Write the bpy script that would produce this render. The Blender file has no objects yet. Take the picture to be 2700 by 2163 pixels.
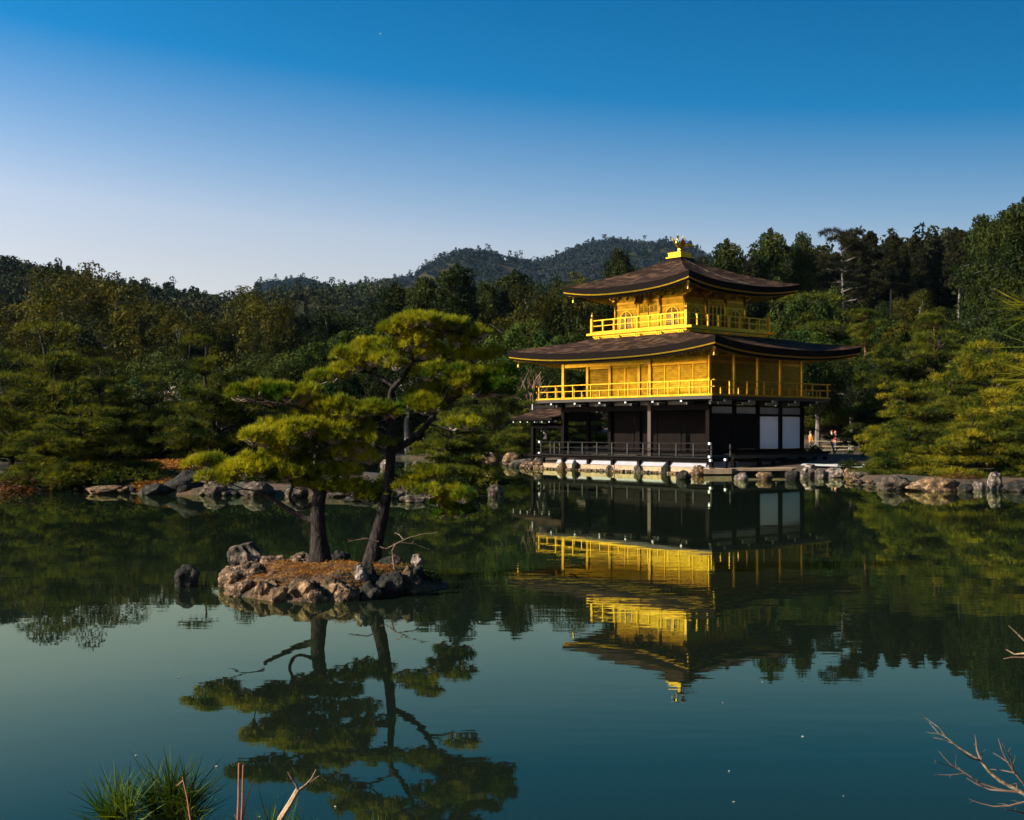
import bpy, math, random
import numpy as np
from mathutils import Vector, Matrix, noise

PI = math.pi
R = math.radians
SC = bpy.context.scene
COL = SC.collection

# ------------------------------------------------------------------ camera
CAM_H = 2.337
FPX, CXP, HORIZON = 3078.0, 1350.0, 1135.7        # photograph measured at 2700 px wide
cam = bpy.data.cameras.new('camera')
cam.sensor_width = 36.0
cam.lens = 36.0 * FPX / 2700.0
cam.shift_y = (HORIZON - 1081.5) / 2700.0
cam.clip_start, cam.clip_end = 0.1, 9000.0
cam_ob = bpy.data.objects.new('camera', cam)
cam_ob.location = (0, 0, CAM_H)
cam_ob.rotation_euler = (R(90), 0, 0)
COL.objects.link(cam_ob)
SC.camera = cam_ob

# ------------------------------------------------------------------ sky, sun, exposure
SUN_AZ, SUN_EL = R(-108), R(27)                   # azimuth clockwise from the view direction (+Y)
world = bpy.data.worlds.new('World')
SC.world = world
world.use_nodes = True
nt = world.node_tree
nt.nodes.clear()
out = nt.nodes.new('ShaderNodeOutputWorld')
bg = nt.nodes.new('ShaderNodeBackground')
sky = nt.nodes.new('ShaderNodeTexSky')
sky.sky_type = 'NISHITA'
sky.sun_disc = False
sky.sun_elevation = SUN_EL
sky.sun_rotation = SUN_AZ
sky.air_density = 1.0
sky.dust_density = 1.0
sky.ozone_density = 1.0
# the photograph's sky goes from pale lavender at the skyline to a deep blue overhead, paler towards the sun
tc = nt.nodes.new('ShaderNodeTexCoord')
dot = nt.nodes.new('ShaderNodeVectorMath')
dot.operation = 'DOT_PRODUCT'
dot.inputs[1].default_value = (0.085, 0.0, 1.0)
ramp = nt.nodes.new('ShaderNodeValToRGB')
cr = ramp.color_ramp
cr.elements[0].position = 0.0
cr.elements[0].color = (1.03, 0.78, 0.72, 1)
cr.elements[1].position = 0.36
cr.elements[1].color = (0.0, 0.39, 0.68, 1)
for ps, cl in ((0.115, (1.02, 0.80, 0.75)), (0.155, (0.97, 0.82, 0.80)), (0.20, (0.60, 0.70, 0.80)), (0.28, (0.03, 0.46, 0.75))):
    e = cr.elements.new(ps)
    e.color = (*cl, 1)
mul = nt.nodes.new('ShaderNodeMix')
mul.data_type = 'RGBA'
mul.blend_type = 'MULTIPLY'
mul.inputs['Factor'].default_value = 1.0
L = nt.links.new
L(tc.outputs['Generated'], dot.inputs[0])
L(dot.outputs['Value'], ramp.inputs['Fac'])
L(sky.outputs['Color'], mul.inputs[6])
L(ramp.outputs['Color'], mul.inputs[7])
dot2 = nt.nodes.new('ShaderNodeVectorMath')
dot2.operation = 'DOT_PRODUCT'
dot2.inputs[1].default_value = (-0.62, 0.0, 0.0)
add1 = nt.nodes.new('ShaderNodeMath')
add1.inputs[1].default_value = 0.92
L(tc.outputs['Generated'], dot2.inputs[0])
L(dot2.outputs['Value'], add1.inputs[0])
side = nt.nodes.new('ShaderNodeVectorMath')
side.operation = 'SCALE'
L(mul.outputs[2], side.inputs[0])
L(add1.outputs[0], side.inputs['Scale'])
L(side.outputs[0], bg.inputs['Color'])
bg.inputs['Strength'].default_value = 0.088
L(bg.outputs['Background'], out.inputs['Surface'])

sun = bpy.data.lights.new('sun', 'SUN')
sun.energy = 5.0
sun.angle = R(0.5)
sun.color = (1.0, 0.92, 0.77)
sun_ob = bpy.data.objects.new('sun', sun)
sd = Vector((math.sin(SUN_AZ) * math.cos(SUN_EL), math.cos(SUN_AZ) * math.cos(SUN_EL), math.sin(SUN_EL)))
sun_ob.rotation_euler = sd.to_track_quat('Z', 'Y').to_euler()
sun_ob.location = sd * 100
COL.objects.link(sun_ob)

SC.view_settings.view_transform = 'Standard'
SC.view_settings.look = 'None'
SC.view_settings.exposure = 1.15
SC.view_settings.gamma = 1.0
SC.view_settings.use_curve_mapping = False
cy = SC.cycles
cy.max_bounces = 6
cy.diffuse_bounces = 3
cy.glossy_bounces = 4
cy.transmission_bounces = 2
cy.transparent_max_bounces = 4
cy.volume_bounces = 0
cy.caustics_reflective = False
cy.caustics_refractive = False
cy.sample_clamp_indirect = 6.0
cy.use_denoising = True

# ------------------------------------------------------------------ helpers
def at(x, y, Y):
    """the point that a pixel of the photograph shows at distance Y"""
    return Vector(((x - CXP) / FPX * Y, Y, CAM_H - (y - HORIZON) / FPX * Y))

def water_Y(y):
    return FPX * CAM_H / (y - HORIZON)

def link(name, me, parent=None):
    o = bpy.data.objects.new(name, me)
    COL.objects.link(o)
    if parent is not None:
        o.parent = parent
    return o

def tag(o, label=None, cat=None, group=None, kind=None):
    if label: o['label'] = label
    if cat: o['category'] = cat
    if group: o['group'] = group
    if kind: o['kind'] = kind
    return o

def empty(name, loc, rz=0.0, parent=None):
    o = link(name, None, parent)
    o.empty_display_size = 0.3
    o.location = loc
    o.rotation_euler = (0, 0, rz)
    return o

def np_mesh(name, V, Fc, mat, smooth=False, mats=None, midx=None):
    """mesh from numpy arrays; Fc is (n,3) or (n,4)"""
    V = np.asarray(V, dtype=np.float32)
    Fc = np.asarray(Fc, dtype=np.int32)
    me = bpy.data.meshes.new(name)
    n, k = Fc.shape
    me.vertices.add(len(V))
    me.vertices.foreach_set('co', V.ravel())
    me.loops.add(n * k)
    me.loops.foreach_set('vertex_index', Fc.ravel())
    me.polygons.add(n)
    me.polygons.foreach_set('loop_start', np.arange(0, n * k, k, dtype=np.int32))
    me.polygons.foreach_set('loop_total', np.full(n, k, dtype=np.int32))
    if smooth:
        me.polygons.foreach_set('use_smooth', np.ones(n, dtype=bool))
    me.update(calc_edges=True)
    me.validate()
    me.materials.append(mat)
    return me

class MB:
    """collects simple shapes and links them as one mesh object"""
    def __init__(self):
        self.v, self.f = [], []
    def add(self, vs, fs):
        b = len(self.v)
        self.v += [tuple(p) for p in vs]
        self.f += [tuple(b + i for i in q) for q in fs]
        return self
    def box(self, x0, x1, y0, y1, z0, z1):
        vs = [(x0, y0, z0), (x1, y0, z0), (x1, y1, z0), (x0, y1, z0), (x0, y0, z1), (x1, y0, z1), (x1, y1, z1), (x0, y1, z1)]
        return self.add(vs, [(0, 3, 2, 1), (4, 5, 6, 7), (0, 1, 5, 4), (1, 2, 6, 5), (2, 3, 7, 6), (3, 0, 4, 7)])
    def beam(self, p0, p1, w, h):
        p0, p1 = Vector(p0), Vector(p1)
        d = (p1 - p0).normalized()
        up = Vector((0, 0, 1)) if abs(d.z) < 0.95 else Vector((0, 1, 0))
        s = d.cross(up).normalized() * (w / 2)
        t = s.cross(d).normalized() * (h / 2)
        vs = [p0 - s - t, p0 + s - t, p0 + s + t, p0 - s + t, p1 - s - t, p1 + s - t, p1 + s + t, p1 - s + t]
        return self.add(vs, [(0, 1, 2, 3), (7, 6, 5, 4), (0, 4, 5, 1), (1, 5, 6, 2), (2, 6, 7, 3), (3, 7, 4, 0)])
    def tube(self, pts, rad, n=8, cap=True):
        pts = [Vector(p) for p in pts]
        if not hasattr(rad, '__len__'): rad = [rad] * len(pts)
        vs, fs = [], []
        ref = None
        for i, p in enumerate(pts):
            d = (pts[min(i + 1, len(pts) - 1)] - pts[max(i - 1, 0)])
            d = d.normalized() if d.length > 1e-9 else Vector((0, 0, 1))
            if ref is None:
                ref = d.orthogonal().normalized()
            a = (ref - d * ref.dot(d))
            a = a.normalized() if a.length > 1e-6 else d.orthogonal().normalized()
            ref = a
            b = d.cross(a)
            for k in range(n):
                t = 2 * PI * k / n
                vs.append(p + (a * math.cos(t) + b * math.sin(t)) * rad[i])
        for i in range(len(pts) - 1):
            for k in range(n):
                k2 = (k + 1) % n
                fs.append((i * n + k, i * n + k2, (i + 1) * n + k2, (i + 1) * n + k))
        if cap:
            fs.append(tuple(range(n - 1, -1, -1)))
            fs.append(tuple((len(pts) - 1) * n + k for k in range(n)))
        return self.add(vs, fs)
    def lathe(self, c, prof, n=10):
        """prof: (radius, z) pairs from bottom to top, about the vertical through c"""
        return self.tube([(c[0], c[1], c[2] + z) for r, z in prof], [max(r, 1e-4) for r, z in prof], n)
    def poly(self, pts):
        return self.add(pts, [tuple(range(len(pts)))])
    def prism(self, pts, off):
        """a flat outline given depth by the offset vector"""
        n = len(pts)
        off = Vector(off)
        vs = [Vector(p) for p in pts] + [Vector(p) + off for p in pts]
        fs = [tuple(range(n - 1, -1, -1)), tuple(range(n, 2 * n))]
        fs += [(i, (i + 1) % n, n + (i + 1) % n, n + i) for i in range(n)]
        return self.add(vs, fs)
    def mesh(self, name, mat, smooth=False):
        me = bpy.data.meshes.new(name)
        me.from_pydata(self.v, [], self.f)
        if smooth:
            for p in me.polygons: p.use_smooth = True
        me.update()
        me.materials.append(mat)
        return me
    def build(self, name, mat, parent=None, smooth=False, kind=None):
        o = link(name, self.mesh(name, mat, smooth), parent)
        if kind: o['kind'] = kind
        return o

# ------------------------------------------------------------------ materials
def mk(name, c1, c2=None, rough=0.7, metal=0.0, scale=4.0, bump=0.0, bscale=25.0, stretch=(1, 1, 1), detail=6.0,
       contrast=(0.35, 0.65), spec=0.5, c3=None, s3=1.0, coat=0.0, c3r=(0.48, 0.62)):
    m = bpy.data.materials.new(name)
    m.use_nodes = True
    t = m.node_tree
    b = t.nodes['Principled BSDF']
    b.inputs['Roughness'].default_value = rough
    b.inputs['Metallic'].default_value = metal
    b.inputs['Specular IOR Level'].default_value = spec
    if coat: b.inputs['Coat Weight'].default_value = coat
    b.inputs['Base Color'].default_value = (*c1, 1)
    if c2 is None and not bump: return m
    tcn = t.nodes.new('ShaderNodeTexCoord')
    mp = t.nodes.new('ShaderNodeMapping')
    mp.inputs['Scale'].default_value = stretch
    t.links.new(tcn.outputs['Object'], mp.inputs['Vector'])
    if c2 is not None:
        n = t.nodes.new('ShaderNodeTexNoise')
        n.inputs['Scale'].default_value = scale
        n.inputs['Detail'].default_value = detail
        n.inputs['Roughness'].default_value = 0.65
        rp = t.nodes.new('ShaderNodeValToRGB')
        rp.color_ramp.elements[0].position = contrast[0]
        rp.color_ramp.elements[1].position = contrast[1]
        rp.color_ramp.elements[0].color = (*c1, 1)
        rp.color_ramp.elements[1].color = (*c2, 1)
        t.links.new(mp.outputs['Vector'], n.inputs['Vector'])
        t.links.new(n.outputs['Fac'], rp.inputs['Fac'])
        last = rp.outputs['Color']
        if c3 is not None:
            n3 = t.nodes.new('ShaderNodeTexNoise')
            n3.inputs['Scale'].default_value = s3
            n3.inputs['Detail'].default_value = 5.0
            r3 = t.nodes.new('ShaderNodeValToRGB')
            r3.color_ramp.elements[0].position = c3r[0]
            r3.color_ramp.elements[1].position = c3r[1]
            mx = t.nodes.new('ShaderNodeMix')
            mx.data_type = 'RGBA'
            t.links.new(mp.outputs['Vector'], n3.inputs['Vector'])
            t.links.new(n3.outputs['Fac'], r3.inputs['Fac'])
            t.links.new(r3.outputs['Color'], mx.inputs[0])
            t.links.new(last, mx.inputs[6])
            mx.inputs[7].default_value = (*c3, 1)
            last = mx.outputs[2]
        t.links.new(last, b.inputs['Base Color'])
    if bump:
        nb = t.nodes.new('ShaderNodeTexNoise')
        nb.inputs['Scale'].default_value = bscale
        nb.inputs['Detail'].default_value = 8.0
        bp = t.nodes.new('ShaderNodeBump')
        bp.inputs['Strength'].default_value = bump
        bp.inputs['Distance'].default_value = 0.05
        t.links.new(mp.outputs['Vector'], nb.inputs['Vector'])
        t.links.new(nb.outputs['Fac'], bp.inputs['Height'])
        t.links.new(bp.outputs['Normal'], b.inputs['Normal'])
    return m

def leafmat(name, c1, c2, scale=1.0, trans=0.35, tint=None, rnd=0.25, rough=0.55):
    """foliage: colour varies in clumps, from leaf to leaf and from tree to tree; some light comes through"""
    m = bpy.data.materials.new(name)
    m.use_nodes = True
    t = m.node_tree
    b = t.nodes['Principled BSDF']
    o = t.nodes['Material Output']
    b.inputs['Roughness'].default_value = rough
    b.inputs['Specular IOR Level'].default_value = 0.04
    tcn = t.nodes.new('ShaderNodeTexCoord')
    n = t.nodes.new('ShaderNodeTexNoise')
    n.inputs['Scale'].default_value = scale
    n.inputs['Detail'].default_value = 4.0
    rp = t.nodes.new('ShaderNodeValToRGB')
    rp.color_ramp.elements[0].position = 0.38
    rp.color_ramp.elements[1].position = 0.64
    rp.color_ramp.elements[0].color = (*c1, 1)
    rp.color_ramp.elements[1].color = (*c2, 1)
    t.links.new(tcn.outputs['Object'], n.inputs['Vector'])
    t.links.new(n.outputs['Fac'], rp.inputs['Fac'])
    oi = t.nodes.new('ShaderNodeObjectInfo')
    mr = t.nodes.new('ShaderNodeMapRange')
    mr.inputs['To Min'].default_value = 1.0 - rnd
    mr.inputs['To Max'].default_value = 1.0 + rnd
    t.links.new(oi.outputs['Random'], mr.inputs['Value'])
    geo = t.nodes.new('ShaderNodeNewGeometry')
    mr2 = t.nodes.new('ShaderNodeMapRange')
    mr2.inputs['To Min'].default_value = 0.6
    mr2.inputs['To Max'].default_value = 1.4
    t.links.new(geo.outputs['Random Per Island'], mr2.inputs['Value'])
    mm = t.nodes.new('ShaderNodeMath')
    mm.operation = 'MULTIPLY'
    t.links.new(mr.outputs[0], mm.inputs[0])
    t.links.new(mr2.outputs[0], mm.inputs[1])
    hs = t.nodes.new('ShaderNodeHueSaturation')
    t.links.new(rp.outputs['Color'], hs.inputs['Color'])
    t.links.new(mm.outputs[0], hs.inputs['Value'])
    t.links.new(hs.outputs['Color'], b.inputs['Base Color'])
    tr = t.nodes.new('ShaderNodeBsdfTranslucent')
    mx = t.nodes.new('ShaderNodeMixShader')
    mx.inputs[0].default_value = trans
    mt = t.nodes.new('ShaderNodeMix')
    mt.data_type = 'RGBA'
    mt.blend_type = 'MULTIPLY'
    mt.inputs[0].default_value = 1.0
    mt.inputs[7].default_value = (1.5, 1.25, 0.5, 1)
    t.links.new(hs.outputs['Color'], mt.inputs[6])
    t.links.new(mt.outputs[2], tr.inputs['Color'])
    t.links.new(b.outputs[0], mx.inputs[1])
    t.links.new(tr.outputs[0], mx.inputs[2])
    t.links.new(mx.outputs[0], o.inputs['Surface'])
    return m

M = {}
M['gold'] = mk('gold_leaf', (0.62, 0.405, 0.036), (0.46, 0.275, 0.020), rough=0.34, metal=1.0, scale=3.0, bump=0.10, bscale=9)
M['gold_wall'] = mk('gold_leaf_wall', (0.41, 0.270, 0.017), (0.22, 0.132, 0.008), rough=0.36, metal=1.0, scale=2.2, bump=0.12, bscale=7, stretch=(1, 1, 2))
M['bark_roof'] = mk('cypress_bark_shingle', (0.010, 0.0055, 0.0035), (0.036, 0.018, 0.011), rough=0.85, scale=7, stretch=(1, 1, 4), bump=0.9, bscale=18, contrast=(0.3, 0.75), c3=(0.080, 0.043, 0.025), s3=1.6, spec=0.06)
M['eave'] = mk('eave_bark_edge', (0.006, 0.0045, 0.004), (0.013, 0.009, 0.007), spec=.04, rough=0.9, scale=6, stretch=(.3, .3, 14), bump=0.6, bscale=10)
M['dark_wood'] = mk('dark_timber', (0.0035, 0.0024, 0.002), (0.009, 0.005, 0.0035), spec=0.04, rough=0.7, scale=5, stretch=(1, 1, .25), bump=0.25, bscale=14)
M['sunlit_wood'] = mk('sunlit_timber', (0.018, 0.008, 0.004), (0.05, 0.02, 0.009), rough=0.6, scale=5, stretch=(1, 1, .2), bump=0.25, bscale=14)  # lit copy of the dark timber
M['grey_wood'] = mk('weathered_timber', (0.006, 0.005, 0.0045), (0.017, 0.014, 0.012), spec=.05, rough=0.7, scale=6, stretch=(1, 1, 1), bump=0.3, bscale=14)
M['plaster'] = mk('white_plaster', (0.22, 0.21, 0.225), (0.29, 0.275, 0.29), rough=0.85, scale=1.2, bump=0.05, bscale=12)
M['paper'] = mk('white_paper_screen', (0.82, 0.81, 0.84), (0.87, 0.86, 0.88), rough=0.8, scale=0.6)
M['white_paint'] = mk('white_paint', (0.80, 0.80, 0.80), rough=0.6)
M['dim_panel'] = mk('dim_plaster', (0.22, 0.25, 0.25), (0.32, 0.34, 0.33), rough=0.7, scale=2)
M['black'] = mk('black_lacquer', (0.01, 0.009, 0.009), rough=0.35)
M['lattice_dark'] = mk('window_dark', (0.05, 0.026, 0.008), rough=0.6)
def stone_mat(name, pale, mid, dark, sc=3.0):
    m = mk(name, dark, mid, rough=.92, scale=sc, bump=1.0, bscale=sc * 4.5, contrast=(.38, .62), c3=pale, s3=sc * 1.7, spec=.2, c3r=(.52, .66))
    return m
M['stone'] = stone_mat('pond_stone', (0.17, 0.125, 0.085), (0.085, 0.062, 0.043), (0.024, 0.019, 0.014))
M['stone_isl'] = stone_mat('islet_stone', (0.30, 0.185, 0.105), (0.14, 0.082, 0.045), (0.026, 0.017, 0.010), 7.0)
M['stone_warm'] = stone_mat('ochre_stone', (0.33, 0.20, 0.10), (0.16, 0.092, 0.045), (0.035, 0.023, 0.013), 3.6)
M['stone_pale'] = stone_mat('pale_stone', (0.38, 0.30, 0.24), (0.20, 0.15, 0.115), (0.045, 0.034, 0.026), 3.4)
M['stone_dark'] = stone_mat('dark_and_shaded_stone', (0.055, 0.043, 0.033), (0.024, 0.020, 0.015), (0.008, 0.008, 0.006), 3.2)  # dark stone; on the left islet it also carries the pines' shade
M['islet_soil'] = mk('islet_soil', (0.022, 0.013, 0.007), (0.15, 0.070, 0.020), rough=.95, scale=6, bump=1.0, bscale=18, contrast=(.38, .66), c3=(0.018, 0.014, 0.009), s3=2.4)
M['bamboo'] = mk('bamboo', (0.36, 0.30, 0.15), (0.52, 0.44, 0.24), rough=.5, scale=3)
M['bamboo_dark'] = mk('bamboo_post', (0.06, 0.045, 0.025), rough=.7)
M['bin'] = mk('bin_metal', (0.02, 0.035, 0.045), rough=.45)
M['petal'] = mk('petal', (0.34, 0.31, 0.27), rough=.6)
M['slab'] = mk('dressed_stone', (0.22, 0.14, 0.075), (0.38, 0.26, 0.15), rough=0.85, scale=2.5, bump=0.4, bscale=14)
M['mortar'] = mk('earth_joint', (0.06, 0.045, 0.03), (0.10, 0.08, 0.055), rough=0.95, scale=6)
M['pine_bark'] = mk('pine_bark', (0.004, 0.0032, 0.003), (0.036, 0.025, 0.020), rough=0.9, spec=.2, scale=16, stretch=(1, 1, .45), bump=1.0, bscale=22, contrast=(0.35, 0.7))
M['red_bark'] = mk('red_pine_bark', (0.10, 0.042, 0.022), (0.26, 0.12, 0.06), rough=0.9, scale=5, stretch=(1, 1, .4), bump=0.8, bscale=14)
M['grey_bark'] = mk('grey_bark', (0.075, 0.062, 0.05), (0.19, 0.165, 0.14), rough=0.9, scale=5, stretch=(1, 1, .3), bump=0.8, bscale=14)
M['twig'] = mk('bare_twig', (0.12, 0.06, 0.035), (0.24, 0.14, 0.085), rough=0.75, scale=20)
M['twig_pale'] = mk('pale_branch', (0.20, 0.125, 0.06), (0.36, 0.24, 0.13), rough=0.75, scale=9, bump=.3, bscale=40)
M['needle_hero'] = leafmat('pine_needle', (0.030, 0.075, 0.005), (0.300, 0.285, 0.014), scale=1.6, trans=0.30)
M['needle_mid'] = leafmat('garden_pine_needle', (0.006, 0.019, 0.003), (0.105, 0.110, 0.009), scale=0.9, trans=0.30)
M['needle_gold'] = leafmat('yellowing_pine_needle', (0.015, 0.036, 0.004), (0.235, 0.196, 0.011), scale=0.9, trans=0.32)
M['leaf_dark'] = leafmat('evergreen_leaf', (0.008, 0.017, 0.004), (0.034, 0.042, 0.007), scale=0.35, trans=0.22, rnd=0.45)
M['leaf_ochre'] = leafmat('ochre_evergreen_leaf', (0.008, 0.015, 0.003), (0.074, 0.064, 0.006), scale=0.35, trans=0.28, rnd=0.25)
M['leaf_cedar'] = leafmat('cedar_leaf', (0.006, 0.010, 0.004), (0.028, 0.024, 0.008), scale=0.3, trans=0.15, rnd=0.3)
M['leaf_fresh'] = leafmat('fresh_green_leaf', (0.010, 0.026, 0.005), (0.046, 0.062, 0.008), scale=0.4, trans=0.3, rnd=0.4)
M['leaf_rust'] = leafmat('rust_shrub_leaf', (0.07, 0.028, 0.012), (0.16, 0.065, 0.024), scale=1.2, trans=0.25)
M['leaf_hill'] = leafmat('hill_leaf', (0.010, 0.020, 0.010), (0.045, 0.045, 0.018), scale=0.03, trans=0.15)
M['leaf_mountain_hazed'] = leafmat('hazed_mountain_leaf', (0.015, 0.023, 0.028), (0.028, 0.034, 0.041), scale=0.012, trans=0.1)  # distance haze put into the leaf colour: bluer and low in contrast
M['litter'] = leafmat('fallen_needle', (0.17, 0.065, 0.012), (0.38, 0.17, 0.035), scale=3.0, trans=0.1)

M['pine_twig'] = mk('pine_twig', (0.17, 0.125, 0.08), (0.38, 0.29, 0.20), rough=.8, scale=9)
M['twig_red'] = mk('red_twig', (0.20, 0.06, 0.03), (0.34, 0.13, 0.065), rough=.6, scale=30)
M['needle_near'] = leafmat('near_pine_needle', (0.014, 0.042, 0.006), (0.075, 0.100, 0.010), scale=6.0, trans=0.25, rough=.4)
M['twig_dark'] = mk('dark_twig', (0.07, 0.035, 0.02), (0.17, 0.10, 0.06), rough=.75, scale=20)
M['needle_sunny'] = leafmat('sunlit_pine_needle', (0.05, 0.075, 0.008), (0.26, 0.225, 0.014), scale=6.0, trans=0.3, rough=.4)
# ------------------------------------------------------------------ pavilion frame (needed by the shore line)
PAV_O = Vector((10.77, 63.87, 0.0))                # its south-east corner post at water level
PAV_R = -0.859
PW, PD = 11.55, 8.48                               # 5.5 by 4 bays
def pav(x, y, z=0.0):
    """pavilion coordinates (x east, y north) to the world"""
    c, s = math.cos(PAV_R), math.sin(PAV_R)
    return Vector((PAV_O.x + c * x - s * y, PAV_O.y + s * x + c * y, z))

# ------------------------------------------------------------------ ground and pond
def pxy(x, y): 
    p = pav(x, y); return (p.x, p.y)
POND = [(-75, 2.6), (-6, 2.2), (6, 2.4), (50, 3.0), (60, 42), (40, 43.5), (24, 45.3), (19.5, 46.8), (15.5, 47.6), (14.9, 51), (17.2, 57.2),
        (15.6, 61.0), (13.6, 63.4), pxy(0.6, -2.0), pxy(-12.6, -2.0), (-0.2, 76), (-0.4, 83), (-6, 94), (-14, 102), (-40, 104), (-75, 98), (-90, 60)]
ISLET = [(-30, 48.5), (-20, 46.6), (-17.5, 46.0), (-15.5, 44.2), (-13, 42.6), (-9, 41.7), (-4, 41.0), (-1.9, 41.5), (-1.6, 44), (-3, 50), (-6, 57), (-14, 60), (-30, 58)]

def shore_y(X):
    """front waterline of the left islet"""
    return float(np.interp(X, [p[0] for p in ISLET[:8]], [p[1] for p in ISLET[:8]]))

def sdf(poly, X, Y):
    """signed distance to a polygon, negative inside"""
    P = np.array(poly, float)
    d = np.full(X.shape, 1e9)
    inside = np.zeros(X.shape, bool)
    for i in range(len(P)):
        a, b = P[i], P[(i + 1) % len(P)]
        ex, ey = b - a
        wx, wy = X - a[0], Y - a[1]
        t = np.clip((wx * ex + wy * ey) / (ex * ex + ey * ey), 0, 1)
        d = np.minimum(d, np.hypot(wx - ex * t, wy - ey * t))
        c = ((a[1] <= Y) & (b[1] > Y)) | ((b[1] <= Y) & (a[1] > Y))
        with np.errstate(divide='ignore', invalid='ignore'):
            xi = a[0] + (Y - a[1]) * ex / (ey if ey != 0 else 1e-12)
        inside ^= c & (X < xi)
    return np.where(inside, -d, d)

def sst(x, a, b):
    t = np.clip((x - a) / (b - a), 0, 1)
    return t * t * (3 - 2 * t)

def vnoise(X, Y, s, seed=0):
    """cheap smooth noise, -1..1"""
    r = np.random.RandomState(seed)
    a = r.rand(6, 3)
    o = np.zeros(X.shape)
    for k in range(6):
        th = a[k, 0] * 6.28
        f = (0.6 + 1.3 * a[k, 1]) / s
        o += np.sin((X * math.cos(th) + Y * math.sin(th)) * f * 6.28 + a[k, 2] * 6.28)
    return o / 3.2

def height(X, Y):
    X = np.asarray(X, float); Y = np.asarray(Y, float)
    dw = -sdf(POND, X, Y)                            # > 0 in the pond
    di = sdf(ISLET, X, Y)
    d = np.minimum(-dw, 1e9)                         # > 0 on the mainland
    land = np.maximum(d, -di)                        # distance inland, mainland or islet
    h = -0.7 + 1.02 * sst(land, -0.9, 0.45)           # bank
    h = h + 0.32 * sst(land, 0.5, 7)
    h = h + 0.30 * sst(-di, 1.0, 6)                  # the islet's mound
    h = h + 0.05 * vnoise(X, Y, 5.0, 1) * sst(land, 0, 2)
    # wooded slopes: right behind the pavilion, left far behind
    far = sst(land, 6, 30)
    right = np.clip((Y - 97) + 0.55 * (X - 20), 0, 110)
    h = h + far * sst(X, -2, 34) * 0.15 * right
    h = h + far * 0.05 * np.clip(Y - 112, 0, 400)
    h = h + far * vnoise(X, Y, 60, 4) * np.clip((Y - 120) / 60, 0, 1) * 1.0
    near = sst(-(Y - 2.8), 0.0, 1.6)
    h = np.where(Y < 6, np.maximum(h, -0.7 + 1.42 * near), h)
    return h

def hz(x, y):
    return float(height(np.array([x]), np.array([y]))[0])

def grid_lines(parts):
    out = []
    for a, b, st in parts:
        out += list(np.arange(a, b, st))
    return np.array(out + [parts[-1][1]])

gx = grid_lines([(-240, -120, 12), (-120, -48, 4), (-48, 48, 0.75), (48, 120, 4), (120, 240, 12)])
gy = grid_lines([(-30, 0, 5), (0, 6, 0.5), (6, 38, 4), (38, 110, 0.75), (110, 180, 3), (180, 260, 12)])
GX, GY = np.meshgrid(gx, gy)
GZ = height(GX, GY)
nx_, ny_ = len(gx), len(gy)
V = np.stack([GX.ravel(), GY.ravel(), GZ.ravel()], 1)
ii = np.arange(ny_ - 1)[:, None] * nx_ + np.arange(nx_ - 1)[None, :]
ii = ii.ravel()
Fq = np.stack([ii, ii + 1, ii + nx_ + 1, ii + nx_], 1)
M['ground'] = mk('needle_strewn_ground', (0.022, 0.013, 0.006), (0.085, 0.040, 0.012), rough=0.95, scale=1.4, bump=1.0, bscale=5, contrast=(0.35, 0.65), c3=(0.018, 0.018, 0.007), s3=0.5)
ground = link('ground', np_mesh('ground', V, Fq, M['ground'], smooth=True))
tag(ground, kind='structure')

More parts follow.
